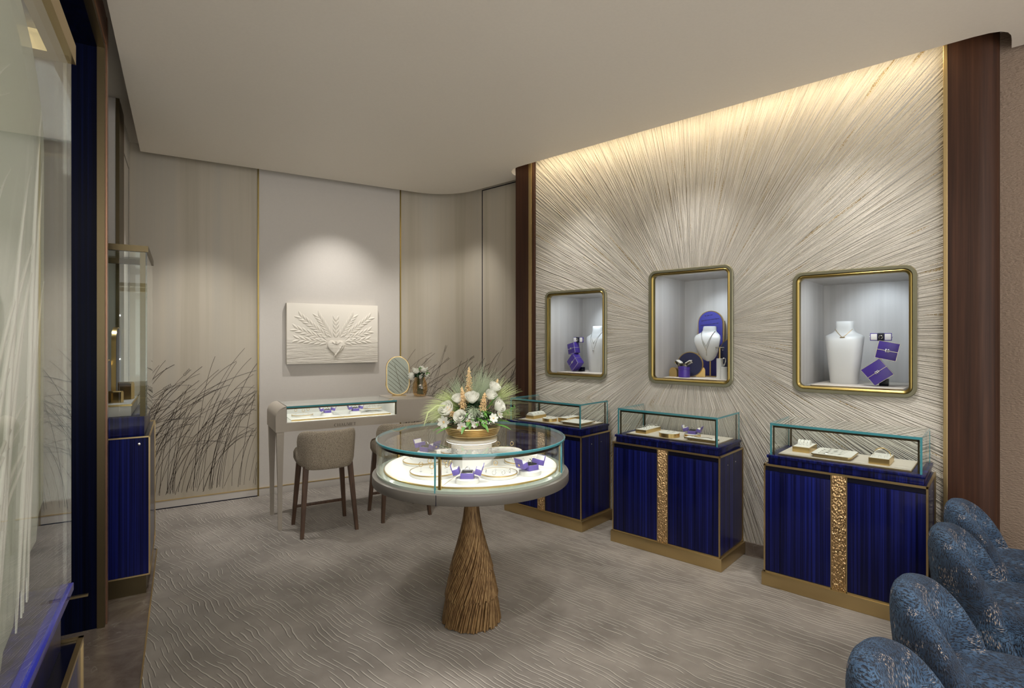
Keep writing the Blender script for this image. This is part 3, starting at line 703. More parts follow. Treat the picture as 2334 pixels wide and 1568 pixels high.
VB = 'closed violet boxes in the wall niches'
# right niche
z0 = SB[2]
t = thing('jewellery_bust', 'white neck bust at the left of the right wall niche', 'jewellery bust', wa(-.805, 4.24, z0), AA, 'white busts in the niches')
bust_torso(MB()).build('torso', 'bust', t, ang=60)
m = MB(); necklace(m, .366, .312, .050, torso_y, 0, r=.0015); y_ = torso_y(0, .31); m.box(-.014, .014, y_-.004, y_, .3095, .3145)
tag(m.build('necklace', 'gold', loc=wa(-.805, 4.24, z0), rz=AA), 'fine gold bar necklace around the white bust in the right niche', 'necklace')
b1 = cube_box('jewellery_box', 'larger closed violet box balancing on its corner in the right niche', .125, wa(-.602, 4.13, z0+.091), R(-38), R(6), VB)
cube_box('jewellery_box', 'smaller closed violet box tilted on top of the larger one in the right niche', .112, wa(-.552, 4.15, z0+.226), R(12), R(8), VB)
tag(MB().box(-.025, .025, -.02, .02, 0, .045, .002).build('prop_block', 'night', loc=wa(-.575, 4.195, z0), rz=AA), 'small dark block propping the violet boxes in the right niche', 'prop')
open_case('open violet ring case with dark cushion topping the boxes in the right niche', wa(-.586, 4.15, z0+.3135), R(4), .93)
# left niche
z0 = SB[0]
t = thing('jewellery_bust', 'white neck bust at the right edge of the left wall niche', 'jewellery bust', wa(-2.775, 4.24, z0), AA, 'white busts in the niches')
bust_torso(MB()).build('torso', 'bust', t, ang=60)
m = MB(); necklace(m, .362, .265, .052, torso_y, .004); necklace(m, .362, .20, .054, torso_y, .008)
tag(m.build('necklace', 'steel', loc=wa(-2.775, 4.24, z0), rz=AA), 'double strand pendant necklace on the bust in the left niche', 'necklace')
cube_box('jewellery_box', 'larger closed violet box balancing on its corner in the left niche', .118, wa(-2.952, 4.13, z0+.087), R(-43), R(-16), VB)
cube_box('jewellery_box', 'smaller closed violet box tilted on top of the larger one in the left niche', .100, wa(-2.985, 4.15, z0+.213), R(-12), R(-16), VB)
tag(MB().box(-.025, .025, -.02, .02, 0, .04, .002).build('prop_block', 'night', loc=wa(-2.930, 4.20, z0), rz=AA), 'small dark block propping the violet boxes in the left niche', 'prop')
open_case('open violet ring case topping the tilted boxes in the left niche', wa(-2.931, 4.15, z0+.2935), R(-8), .95)
# middle niche
z0 = SB[1]
def arch_pts(w_, h_, n=20): return [(-w_, 0), (w_, 0)] + [(w_*math.cos(PI*i/n), h_-w_+w_*math.sin(PI*i/n)) for i in range(n+1)]
def board(label, pts_fn, loc, rz, th=.012, face='navy', text=False, name='backdrop_board'):
    t = thing(name, label, 'backdrop board', loc, rz)
    MB().prism(pts_fn(0), -th, th, 'y').build('gold_edge', 'gold', t)
    MB().prism(pts_fn(.006), -th-.001, -th+.002, 'y').build('face', face, t)
    return t
t = board('arched navy board with handwritten lines behind the bust in the middle niche', lambda i: arch_pts(.106-i, .535-i), wa(-1.803, 4.44, z0), AA, face='royal')
rnd = random.Random(4); m = MB()
for row in range(8):
    z = .500 - row*.038; x = -.085 + rnd.uniform(0, .02); hw = math.sqrt(max(0, .094**2 - max(0, z-.429)**2)); x = max(x, -hw+.012)
    while x < hw-.02:
        L = rnd.uniform(.014, .034); n = int(L/.0014); pts = []
        big = rnd.random() < .35
        for k in range(n+1):
            a = k*1.15; amp = .0085 if (big and k < 5) else .0042
            pts.append((x + L*k/n + .0016*math.cos(a*1.0), -.0138, z + (x+L*k/n)*.12 + amp*math.sin(a)))
        if x + L < hw-.006: m.tube(pts, .0011, 4)
        x += L + .007
m.build('handwriting', 'label', t, smooth=False)
# leaf shaped bust on a gold post
t = thing('jewellery_bust', 'cream leaf shaped neck bust on a gold post in the middle niche', 'jewellery bust', wa(-1.752, 4.27, z0), AA, 'white busts in the niches')
rings = []
for z, hw, y in LPROF:
    rings.append([(hw*math.cos(2*PI*i/28), y + (.020+.03*(z > .2)*min(1, (z-.2)/.06))*math.sin(2*PI*i/28) - .022*abs(math.sin(PI*i/28))**2*0, z+.125) for i in range(28)])
MB().loft(rings).build('torso', 'bust', t, ang=60)
MB().tube([(0, .03, .0), (0, .03, .20)], .006, 10).build('post', 'gold', t)
MB().box(-.05, .05, .0, .06, 0, .006, .001).build('foot', 'gold', t)
m = MB(); necklace(m, .362, .245, .052, leaf_y, .003, r=.0016); necklace(m, .360, .215, .054, leaf_y, .0045, r=.0016); m.tube([(0, leaf_y(0, .205)-.002, .205), (-.002, leaf_y(0, .175)-.002, .175)], .002, 5); m.ball((-.002, leaf_y(0, .17)-.002, .172), .004, 8, 6)
tag(m.build('necklace', 'steel', loc=wa(-1.752, 4.27, z0), rz=AA), 'two strand silver pendant necklace on the leaf shaped bust', 'necklace')
def circ_pts(r, n=36): return [(r*math.cos(2*PI*i/n), r+r*math.sin(2*PI*i/n)) for i in range(n)]
board('round navy disc with gold edge behind the violet box in the middle niche', lambda i: [(x, z+i) for x, z in circ_pts(.100-i)], wa(-1.855, 4.16, z0), AA+R(10), .011)
board('large round navy disc at the right edge of the middle niche', lambda i: [(x, z+i) for x, z in circ_pts(.165-i)], wa(-1.56, 4.40, z0), AA, .011)
t = thing('ring_box', 'open silver lined ring box on violet round pedestal in the middle niche', 'ring box', wa(-1.868, 4.075, z0+.0005), AA, BX)
MB().lathe([(.040, 0), (.044, .003), (.044, .062), (.046, .064), (.046, .082), (.040, .084)], 36).build('pedestal', 'violet', t)
for sg in (-1, 1):
    mt = Matrix.Translation((sg*.030, 0, .088)) @ Matrix.Rotation(-sg*R(32), 4, 'Y')
    f = MB().box(min(0, sg*.048), max(0, sg*.048), -.028, .028, 0, .022, .002, mt).build('lid', 'steel', t)
    MB().box(min(sg*.003, sg*.045), max(sg*.003, sg*.045), -.025, .025, .022, .030, .003, mt).build('lining', 'white', f)
MB().box(-.030, .030, -.028, .028, .084, .110, .002).build('base', 'steel', t)
m = MB(); m.tube([(.010*math.cos(2*PI*i/16), -.002, .122+.011*math.sin(2*PI*i/16)) for i in range(16)], .0022, 6, True); m.build('ring', 'night', t)
def gold_stone(label, loc, rz, w_, h_, d__):
    t = tag(MB().prism(arch_pts(w_, h_, 14), -d__, d__, 'y').build('gold_prop', 'gold', loc=loc, rz=rz), label, 'gold prop', 'gold props in the middle niche'); return t
gold_stone('rounded gold prop at the left of the violet pedestal', wa(-1.972, 4.12, z0), AA+R(-14), .038, .074, .016)
gold_stone('arched gold prop behind the round navy disc', wa(-1.790, 4.205, z0), AA+R(20), .034, .085, .014)
gold_stone('small gold prop behind the white cylinders', wa(-1.615, 4.16, z0), AA, .026, .06, .012)
def cyl(label, loc, r, h, kind):
    t = thing('jewellery_cylinder', label, 'jewellery stand', loc, AA)
    MB().lathe([(r-.001, 0), (r, .001), (r, h-.001), (r-.001, h)], 28).build('body', 'bust', t)
    if kind == 't':
        MB().tube([(0, 0, h-.002), (0, 0, h+.085)], .004, 8).build('post', 'gold', t)
        MB().tube([(-.032, 0, h+.082), (.032, 0, h+.082)], .0045, 8).build('crossbar', 'steel', t)
        for x in (-.024, .024):
            MB().tube([(x, -.006, h+.078), (x-.006, -.006, h+.068), (x, -.006, h+.060), (x+.006, -.006, h+.068)], .0018, 5, True).build('earring', 'steel', t)
    else:
        MB().tube([(0, 0, h-.002), (0, 0, h+.016)], .0015, 6).build('pin', 'steel', t)
        MB().tube([(.014*math.cos(2*PI*i/18)*.8, .004*math.sin(4*PI*i/18), h+.040+.026*math.sin(2*PI*i/18)) for i in range(18)], .0045, 6, True).build('ring', 'steel', t)
    return t
cyl('taller white cylinder with earring bar at the right of the middle niche', wa(-1.585, 4.07, z0), .024, .155, 't')
cyl('shorter white cylinder with twisted ring at the right of the middle niche', wa(-1.545, 4.045, z0), .023, .093, 'r')

# ================================================================== TALL SHOWCASES AT LEFT
def showcase(label, v0, kind):
    t = thing('glass_showcase', label, 'showcase', wb(-.162, v0, 0), AB, 'tall showcases on the left')
    L, W = .74, .72
    MB().box(-W+.02, -.020, .010, L-.02, 0, .108).build('plinth', 'bronze', t, smooth=False)
    MB().box(-W+.004, -.004, .004, L-.004, .112, .922).build('cabinet_body', 'lacquer', t, smooth=False)
    f = MB()
    for x in (-W, -.008):
        for y in (0, L-.008): f.box(x, x+.008, y, y+.008, .108, .93)
        f.box(x, x+.008, 0, L, .922, .930); f.box(x, x+.008, 0, L, .108, .116)
    for y in (0, L-.008): f.box(-W, 0, y, y+.008, .922, .930); f.box(-W, 0, y, y+.008, .108, .116)
    f.build('brass_frame', 'brass', t, smooth=False)
    MB().box(-W+.01, -.010, .01, L-.01, .918, .926).build('cabinet_top', 'night', t, smooth=False)
    MB().box(-W+.03, -.030, .03, L-.03, .926, 1.045, .002).build('case_base', 'lacquer', t)
    MB().lathe([(0, -.002), (.008, -.002), (.008, .001), (.006, .002), (0, .002)], 16, Matrix.Translation((-.055, .0025, .885)) @ Matrix.Rotation(R(90), 4, 'X')).build('lock', 'steel', t)
    g0, g1, y0, y1, z0, z1 = -W+.022, -.016, .022, L-.022, 1.045, 2.02; th = .006
    for bx in ((g0, g1, y0, y0+th, z0, z1), (g0, g1, y1-th, y1, z0, z1), (g1-th, g1, y0+th, y1-th, z0, z1)):
        MB().box(*bx).build('glass_pane', 'glass', t, smooth=False)
    p = MB()
    if kind == 'far':
        p.box(g1-.036, g1-.009, y0+.010, y0+.036, z0, z1); p.box(g1-.022, g1-.009, y1-.03, y1-.012, z0, z1)
        p.box(g0, g0+.028, y0+.010, y0+.036, z0, z1); p.box(g0, g0+.028, y1-.036, y1-.010, z0, z1)
    else:
        p.box(g0, g0+.028, y0+.010, y0+.036, z0, z1); p.box(g0, g0+.028, y1-.036, y1-.010, z0, z1)
    p.build('bronze_post', 'bronze', t, smooth=False)
    p = MB()
    for bx in ((g0-.006, g1+.006, y0-.006, y0+.03), (g0-.006, g1+.006, y1-.03, y1+.006)): p.box(*bx, z1, z1+.036)
    for bx in ((g0-.006, g0+.03, y0+.03, y1-.03), (g1-.03, g1+.006, y0+.03, y1-.03)): p.box(*bx, z1, z1+.036)
    p.build('top_frame', 'bronze' if kind == 'far' else 'brass', t, smooth=False)
    MB().box(g0+.03, g1-.03, y0+.03, y1-.03, z1+.024, z1+.03).build('glass_top', 'glass', t, smooth=False)
    return t
far = showcase('tall glass showcase on blue cabinet beyond the blue alcove jamb', 3.87, 'far')
near = showcase('nearest tall showcase at the left edge with moulded reeds on its glass', .585, 'near')
# moulded reed glass in the near showcase: frosted sheet with raised blades
g1 = -.016
fp = MB().prism([(.028, 1.05), (.21, 1.055), (.25, 1.085), (.285, 1.095), (.30, 1.12), (.345, 1.13), (.365, 1.16), (.41, 1.165), (.43, 1.195), (.475, 1.20), (.49, 1.235), (.525, 1.25), (.530, 1.80), (.520, 1.84), (.493, 1.884), (.45, 1.925), (.384, 1.96), (.30, 1.985), (.028, 1.99)], g1-.014, g1-.008, 'x').build('frosted_sheet', 'frost', near, smooth=False)
rnd = random.Random(21); m = MB()
for k in range(30):
    y0 = rnd.uniform(-.45, .42); z0 = 1.07+.3*max(0, y0-.2); h = rnd.uniform(.25, .78); ln = min(.60, (.525-y0)*rnd.uniform(.5, 1))
    p0 = Vector((y0, z0)); p2 = Vector((min(y0+ln, .528), z0+h)); p1 = Vector((y0+ln*.35, z0+h*.78)); pts = []; rr = []
    for i in range(19):
        s_ = i/18; p = p0*(1-s_)**2 + p1*2*s_*(1-s_) + p2*s_*s_
        if p.x > .03: pts.append((g1-.0072, p.x, p.y)); rr.append(max(.0005, .0044*(1-s_**3)*min(1, .25+s_*3)))
    if len(pts) > 3: m.tube(pts, rr, 8)
m.build('moulded_reeds', 'relief', near, ang=60)
MB().box(-.030, -.012, .02, .715, 1.030, 1.0445, .001).build('lit_ledge', 'lit_blue', near)  # LED light on the ledge is painted in as brighter blue
MB().box(-.035, .012, .690, .696, 1.022, 1.026).build('lock_tab', 'bronze', near, smooth=False)
for z_ in (1.30, 1.75): lamp('sheet_fill', 'POINT', wb(-.55, .92, z_), 3.0, NEUT, None, .006)  # unseen points added inside the case to brighten the frosted sheet
lamp('showcase_lamp', 'SPOT', wb(-.45, 4.2, 2.0), 7, COOL, wb(-.45, 4.2, 1.0), .02, 80)
# far showcase contents
z0 = 1.045
t = thing('display_riser', 'pale riser with gold lip inside the far showcase', 'riser', wb(-.50, 4.22, z0), AB)
MB().box(-.24, .24, -.27, .27, 0, .060, .001).build('body', 'wall', t); MB().box(-.245, .245, -.275, .275, .060, .070).build('gold_lip', 'gold', t, smooth=False); MB().box(-.24, .24, -.27, .27, .070, .074).build('top_pad', 'white', t, smooth=False)
zr = z0+.0745
for lb, u_, v_, w_, h_ in (('taller arched navy board with gold rim in the far showcase', -.362, 4.30, .11, .46), ('shorter arched navy board with gold rim in the far showcase', -.392, 4.10, .08, .26)):
    t = thing('backdrop_board', lb, 'backdrop board', wb(u_, v_, zr), AB+R(88))
    MB().prism(arch_pts(w_, h_), -.012, .012, 'y').build('gold_edge', 'gold', t)
    MB().prism(arch_pts(w_-.006, h_-.006), -.0135, -.010, 'y').build('face', 'navy', t)
for lb, u_, v_, w_, h_ in (('larger gold prop block beside the arched boards in the far showcase', -.318, 4.27, .022, .11), ('smaller gold prop block beside the arched boards in the far showcase', -.357, 4.06, .016, .07)):
    tag(MB().prism(arch_pts(w_, h_, 10), -.05, .05, 'y').build('gold_prop', 'gold', loc=wb(u_, v_, zr), rz=AB+R(70)), lb, 'gold prop', 'gold props in the far showcase')

# ================================================================== RELIEF ON THE BACK WALL
t = thing('wall_relief', 'cream carved relief of wheat sprays around a heart on the back wall', 'wall art', wb(1.32, NB, 1.559), AB)
MB().box(-.452, .452, -.050, -.006, -.300, .300, .003).build('panel', 'plasterart', t)
MB().box(-.452, -.4475, -.0495, -.004, -.2985, .2985).build('dark_side', 'bronze', t, smooth=False)
MB().box(-.40, .40, -.006, 0, -.25, .25).build('hanging_frame', 'night', t, smooth=False)
rnd = random.Random(3); m = MB()
def leaf3(m, p, ang, L, w_, hgt=.008):
    mt = Matrix.Translation((p[0], -.050, p[1])) @ Matrix.Rotation(-ang, 4, 'Y')
    rings = []
    for k in range(9):
        s_ = k/8; ww = w_*math.sin(PI*min(1, s_*.93+.035))**.8; rings.append([(L*s_, -hgt*max(.05, math.sin(PI*s_)**.6)*math.sin(PI*i/6)+.002, ww*math.cos(PI*i/6)) for i in range(7)])
    m.loft(rings, closed=False, caps=False, mat=mt)
hx, hz = .018, -.10
for a0, L, n_ in ((173, .42, 6), (159, .46, 7), (142, .48, 8), (122, .36, 7), (90, .28, 5), (58, .36, 7), (38, .48, 8), (21, .46, 7), (7, .42, 6)):
    a = R(a0)
    for k in range(n_):
        s_ = .20 + .74*k/n_; p = (hx + L*s_*math.cos(a), hz + L*s_*math.sin(a))
        if abs(p[0]) > .345 or p[1] > .24: continue
        for sg in (-1, 1):
            leaf3(m, p, a + sg*R(24), .088 if a0 not in (90,) else .075, .012)
    leaf3(m, (hx+L*.15*math.cos(a), hz+L*.15*math.sin(a)), a, L*.72, .005, .006)
m.build('wheat_sprays', 'plasterart', t, ang=70)
m = MB(); hp = []
for k in range(48):
    a = 2*PI*k/48; hp.append((16*math.sin(a)**3, 13*math.cos(a)-5*math.cos(2*a)-2*math.cos(3*a)-math.cos(4*a)))
for sc_, y in ((1, -.050),): pass
m.loft([[(hx+x*.0054*s_, y, -.140+z*.0060*s_) for x, z in hp] for s_, y in ((1, -.049), (1, -.056), (.93, -.063), (.8, -.066))]); m.build('heart', 'plasterart', t, ang=50)
m = MB(); m.tube([(hx-.040, -.067, -.082), (hx-.014, -.068, -.104), (hx, -.068, -.096), (hx+.014, -.068, -.104), (hx+.040, -.067, -.082)], .004, 6); m.tube([(hx+.010*math.cos(2*PI*i/12), -.068, -.092+.010*math.sin(2*PI*i/12)) for i in range(12)], .003, 5, True)
m.tube([(hx+.058, -.064, -.115), (hx+.020, -.068, -.175), (hx-.02, -.064, -.232)], [.010, .014, .004], 6); m.build('knot', 'plasterart', t)

# ================================================================== DESK WITH GLASS CASE
DU, DV = 1.325, 4.565
t = thing('display_desk', 'long taupe desk with lit glass case standing before the carved relief', 'desk', wb(DU, DV, ZC), AB)
zb, zt, hw, dp = .77, .968, .704, .50
def xl(u): return u - DU
g0, g1 = xl(.700), xl(1.598)
left = [(-hw, zb), (g0, zb), (g0, zt)] + [(-hw+.085-.085*math.sin(PI/2*k/10), zt-.085+.085*math.cos(PI/2*k/10)) for k in range(11)]
right = [(-x, z) for x, z in left]; right = [((g1 if abs(x+g0) < 1e-9 else x), z) for x, z in right]
MB().prism(left, 0, dp, 'y').build('left_end', 'taupe', t, ang=25)
MB().prism(right, 0, dp, 'y').build('right_section', 'taupe', t, ang=25)
MB().box(g0, g1, 0, dp, zb, .838).build('apron', 'taupe', t, smooth=False)
MB().box(g0, g1, dp-.02, dp, .838, .955).build('case_back', 'white', t, smooth=False)
MB().box(g0, g1, .008, dp-.02, .838, .842).build('case_floor', 'white', t, smooth=False)
for x in (g0, g1-.004): MB().box(x, x+.004, .03, dp-.02, .842, .955).build('case_side', 'white', t, smooth=False)
MB().box(g0, g1, .002, .008, .842, .956).build('glass_front', 'glass', t, smooth=False)
MB().box(g0, g1, -.001, dp, .956, .968).build('glass_top', 'glass', t, smooth=False)
MB().box(g0, g1, -.004, .001, .9555, .9685).build('glass_edge', 'edge', t, smooth=False)
f = MB(); f.box(g0, g1, .010, .022, .944, .9555); f.box(g1-.012, g1-.004, .008, .020, .842, .944); f.box(g0, g0+.004, .008, .02, .842, .944)
f.build('bronze_rail', 'bronze', t, smooth=False)
MB().box(g0+.02, g1-.02, .024, .034, .947, .953).build('led_strip', 'led', t, smooth=False)
for x in (-hw+.035, hw-.035):
    for y in (.030, dp-.030):
        MB().loft([[(x+sx*w_*.55, y+sy*w_*.55, z) for sx, sy in ((-1, -1), (1, -1), (1, 1), (-1, 1))] for w_, z in ((.026, 0), (.030, .3), (.050, zb+.002))]).build('leg', 'taupe', t, smooth=False)
# lettering on the apron
def letters(word, h, adv):
    m = MB(); x = 0; S = h; th = .13*S; tn = .045*S; sf = .20*S
    def bx(x0, x1, z0, z1): m.box(x0, x1, -.0012, .001, z0, z1)
    def quad(a, b, wa_, ): # slanted stroke between two points, horizontal width wa_
        m.prism([(a[0]-wa_/2, a[1]), (a[0]+wa_/2, a[1]), (b[0]+wa_/2, b[1]), (b[0]-wa_/2, b[1])], -.0012, .001, 'y')
    def serif(xc, z, up): bx(xc-sf*.6, xc+sf*.6, z if up else z-tn*.9, z+tn*.9 if up else z)
    for ch in word:
        W = adv[ch]*S
        if ch == 'C':
            n = 20; o = []; i_ = []
            for k in range(n+1):
                a = R(48 + 264*k/n); o.append((x+W*.5+W*.5*math.cos(a), S*.5+S*.52*math.sin(a))); i_.append((x+W*.55+W*.40*math.cos(a), S*.5+S*.47*math.sin(a)))
            for k in range(n): m.prism([o[k], o[k+1], i_[k+1], i_[k]], -.0012, .001, 'y')
            bx(x+W*.80, x+W*.84, S*.68, S*.95)
        elif ch == 'H':
            for c_ in (.16, .84): bx(x+W*c_-th/2, x+W*c_+th/2, 0, S); serif(x+W*c_, 0, True); serif(x+W*c_, S, False)
            bx(x+W*.16, x+W*.84, S*.48, S*.48+tn)
        elif ch == 'A':
            quad((x+W*.12, 0), (x+W*.48, S), tn*1.1); quad((x+W*.86, 0), (x+W*.50, S), th); bx(x+W*.26, x+W*.74, S*.34, S*.34+tn); serif(x+W*.12, 0, True); serif(x+W*.88, 0, True)
        elif ch == 'U':
            n = 12; bx(x+W*.18-th/2, x+W*.18+th/2, S*.34, S); bx(x+W*.82-tn/2, x+W*.82+tn/2, S*.34, S); serif(x+W*.18, S, False); serif(x+W*.82, S, False)
            o = [(x+W*.5+(W*.32+th/2)*math.cos(PI+PI*k/n), S*.36+S*.38*math.sin(PI+PI*k/n)) for k in range(n+1)]; i_ = [(x+W*.53+(W*.29-th*.2)*math.cos(PI+PI*k/n), S*.36+S*.31*math.sin(PI+PI*k/n)) for k in range(n+1)]
            for k in range(n): m.prism([o[k], o[k+1], i_[k+1], i_[k]], -.0012, .001, 'y')
        elif ch == 'M':
            bx(x+W*.12-tn/2, x+W*.12+tn/2, 0, S); bx(x+W*.86-th/2, x+W*.86+th/2, 0, S); quad((x+W*.49, S*.05), (x+W*.16, S), th*.9); quad((x+W*.49, S*.05), (x+W*.82, S), tn*1.1)
            for c_ in (.12, .86): serif(x+W*c_, 0, True)
            serif(x+W*.12, S, False); serif(x+W*.88, S, False)
        elif ch == 'E':
            bx(x+W*.2-th/2, x+W*.2+th/2, 0, S); bx(x+W*.08, x+W*.86, 0, tn); bx(x+W*.08, x+W*.82, S-tn, S); bx(x+W*.2, x+W*.66, S*.48, S*.48+tn)
            bx(x+W*.82, x+W*.88, 0, S*.22); bx(x+W*.78, x+W*.84, S*.78, S); bx(x+W*.62, x+W*.68, S*.40, S*.62)
        elif ch == 'T':
            bx(x+W*.5-th/2, x+W*.5+th/2, 0, S); bx(x+W*.04, x+W*.96, S-tn, S); bx(x+W*.02, x+W*.08, S*.76, S); bx(x+W*.92, x+W*.98, S*.76, S); serif(x+W*.5, 0, True)
        x += W + .13*S
    return m, x
lm, lw = letters('CHAUMET', .024, {'C': .95, 'H': 1.0, 'A': .95, 'U': .95, 'M': 1.15, 'E': .78, 'T': .82})
for v in lm.v: v.x += xl(1.065); v.z += .787 - ZC
lm.build('lettering', 'label', t, smooth=False)
# contents of the desk case
zd = ZC + .842
for nm, a, b in (('left', .745, 1.150), ('right', 1.153, 1.560)):
    q_ = thing('display_tray', 'white tray with gold front in the %s half of the lit desk case' % nm, 'tray', wb((a+b)/2, DV+.25, zd), AB)
    MB().box(-(b-a)/2, (b-a)/2, -.195, .205, 0, .010).build('body', 'white', q_, smooth=False); MB().box(-(b-a)/2, (b-a)/2, -.198, -.195, 0, .011).build('gold_lip', 'gold', q_, smooth=False)
zd += .010
def plate(label, loc, r, h=.016, foot=None):
    t = thing('jewellery_plate', label, 'jewellery plate', loc, 0)
    if foot: MB().lathe([(foot, 0), (foot, .004), (foot*.8, .012), (foot*.8, foot*.0+.022)], 40).build('foot', 'white', t)
    b = .022 if foot else 0
    MB().lathe([(r-.002, b), (r, b+.001), (r, b+h)], 56, caps=True).build('body', 'white', t)
    MB().lathe([(r+.0012, b+h-.004), (r+.0012, b+h+.001), (r-.002, b+h+.001), (r-.002, b+h-.004)], 56, loop=True, caps=False).build('gold_lip', 'gold', t)
    return t
rs0 = make_ring_stand('ring on clear stand upon the round plate at left of the desk case', 'ring stands on the left desk plate')
plate('round white plate with three ring stands at the left of the desk case', wb(.862, DV+.245, zd), .085)
for k, (dx, dy) in enumerate(((-.05, .01), (.0, -.045), (.05, .02))):
    p = wb(.862+dx, DV+.245+dy, zd+.0165)
    if k == 0: place(rs0, p, AB)
    else: dup(rs0, p, AB)
for k, (u_, lb) in enumerate(((1.055, 'left of the two'), (1.292, 'right of the two'))):
    disc('jewellery_disc', 'white round block carrying the %s open boxes in the desk case' % lb, 'jewellery disc', wb(u_, DV+.20, zd), .050, .022, 'white', 'white')
    dup(bx0, wb(u_, DV+.20, zd+.022), AB, 'open violet ring box %s in the lit desk case' % lb, BX)
plate('footed white plate with small jewels at the right of the desk case', wb(1.46, DV+.26, zd), .082, .012, .05)
for k in range(5):
    small('earring', 'small silver hoop on the footed plate at right of desk case', 'earring', ring_mesh(.008, .0013, False), 'steel', wb(1.412+.024*k, DV+.25+.012*(k % 2), zd+.035), AB+.3, 'hoops on the footed desk plate')
# mirror and vase standing on the desk top
zk = ZC + .968
t = thing('table_mirror', 'oval gold framed leaf patterned table mirror on the desk beside the vase', 'mirror', wb(1.725, DV+.33, zk), AB+R(-14))
mt = Matrix.Translation((0, 0, .004)) @ Matrix.Rotation(R(-5), 4, 'X')
op = rrect(-.105, .105, .008, .362, .104, 12)
MB().prism([(x, z) for x, z in op], -.006, .006, 'y', mt).build('back_plate', 'brass', t)
MB().prism([(x*.95, .185+(z-.185)*.975) for x, z in op], -.0075, -.004, 'y', mt).build('leaf_face', 'sageleather', t)
MB().tube([mt @ Vector((x, 0, z)) for x, z in op], .0055, 6, True).build('frame', 'brass', t)
m = MB()
for k in range(9):
    zs = .40 - k*.040; pts = []
    for i in range(25):
        s_ = i/24; x = -.097+.194*s_; z = zs - .15*s_ - .035*s_*s_
        if z > .02 and (abs(x) < .096) and ((z > .112 and z < .258) or math.hypot(x, z-(.112 if z < .185 else .258)) < .096): pts.append(mt @ Vector((x, -.0085, z)))
    if len(pts) > 2: m.tube(pts, .0013, 5)
m.tube([mt @ Vector((x, -.0085, z)) for x, z in ((-.03, .29), (-.005, .18), (.03, .05))], .0014, 5)
m.build('leaf_veins', 'bronze', t)
m = MB(); m.box(-.055, .075, -.028, .055, 0, .005, .001); m.build('base', 'brass', t)
m = MB(); m.tube([(-.104, .012, .17), (-.112, .016, .10), (-.085, .02, .035), (-.03, .02, .006)], .004, 6); m.tube([(.104, .012, .17), (.112, .016, .10), (.085, .02, .035), (.03, .02, .006)], .004, 6); m.build('cradle', 'brass', t)
t = thing('flower_vase', 'rounded amber glass vase of white flowers on the desk', 'flower vase', wb(1.89, DV+.20, zk), 0)
MB().lathe([(.0, .004), (.040, .0), (.052, .004), (.064, .03), (.070, .075), (.064, .125), (.050, .155), (.046, .175), (.044, .175), (.048, .155), (.061, .125), (.067, .075), (.061, .032), (.048, .010), (0, .010)], 36, caps=False).build('vase', 'amber', t)
rnd = random.Random(5); m = MB()
for k in range(26):
    a = rnd.uniform(0, 2*PI); r0 = rnd.uniform(.004, .030); a2 = a+rnd.uniform(-.5, .5)
    m.tube([(r0*math.cos(a), r0*math.sin(a), .02), (r0*.8*math.cos(a2), r0*.8*math.sin(a2), .1), (r0*1.1*math.cos(a2), r0*1.1*math.sin(a2), .19)], .0035, 5)
m.build('stems', 'leafdark', t)
def leaf(m, base, d, L, w_, curl=.3, side=None):
    d = Vector(d).normalized(); up = Vector((0, 0, 1)); sd = d.cross(up); sd = sd.normalized() if sd.length > .01 else Vector((1, 0, 0)); nn = sd.cross(d)
    rings = []
    for k in range(6):
        s_ = k/5; ww = w_*math.sin(PI*(s_*.94+.03))**.8; c_ = Vector(base) + d*L*s_ - up*curl*L*s_*s_
        rings.append([c_ - sd*ww + nn*ww*.35, c_ , c_ + sd*ww + nn*ww*.35])
    m.loft(rings, closed=False, caps=False)
def rose(m, c, ax, r, rnd, n_=(4, 5, 6)):
    ax = Vector(ax).normalized(); q_ = ax.to_track_quat('Z', 'Y').to_matrix().to_4x4(); mt = Matrix.Translation(c) @ q_
    for li, (nn, rr, hh, open_) in enumerate(((3, .30, 1.00, .02), (n_[0], .48, 1.04, .16), (n_[1], .70, .98, .36), (n_[2], .92, .82, .66))):
        for k in range(nn):
            a0 = 2*PI*(k + .5*li)/nn + rnd.uniform(-.15, .15); span = 2*PI/nn*.72; rings = []
            for j in range(6):
                s_ = j/5; row = []
                for i in range(7):
                    q2 = i/3-1; a = a0 + q2*span; edge = 1-.16*q2*q2*s_
                    rad = r*(.16+(rr-.16)*math.sin(PI/2*min(1, s_*1.1)) + open_*.34*max(0, s_-.55)**1.3*(1-.3*q2*q2)); z = r*(-.55 + (hh+.55)*s_*edge - open_*.5*max(0, s_-.72)**1.5)
                    row.append((rad*math.cos(a), rad*math.sin(a), z))
                rings.append(row)
            m.loft(rings, closed=False, caps=False, mat=mt)
def puff(m, c, rnd, n_=26, r=.02, s_=.004):
    for k in range(n_):
        v = Vector((rnd.gauss(0, 1), rnd.gauss(0, 1), rnd.gauss(0, 1))).normalized()*r*rnd.uniform(.4, 1); m.ball(tuple(Vector(c)+v), s_*rnd.uniform(.6, 1.2), 6, 4)
m = MB()
for k in range(46):
    a = rnd.uniform(0, 2*PI); el = rnd.uniform(-.1, 1.2); leaf(m, (.03*math.cos(a), .03*math.sin(a), .17+rnd.uniform(0, .04)), (math.cos(a)*math.cos(el), math.sin(a)*math.cos(el), math.sin(el)), rnd.uniform(.035, .075), .010, .35)
m.build('foliage', 'leafdark', t, ang=80)
for c, ax, r in (((-.060, -.035, .185), (-1, -.5, .6), .036), ((-.02, -.04, .225), (-.3, -.6, 1), .030), ((.035, -.03, .235), (.3, -.3, 1), .030), ((.01, .02, .255), (0, 0, 1), .026)):
    mm = MB(); rose(mm, c, ax, r, rnd); mm.build('white_rose', 'petal', t, ang=80)
m = MB()
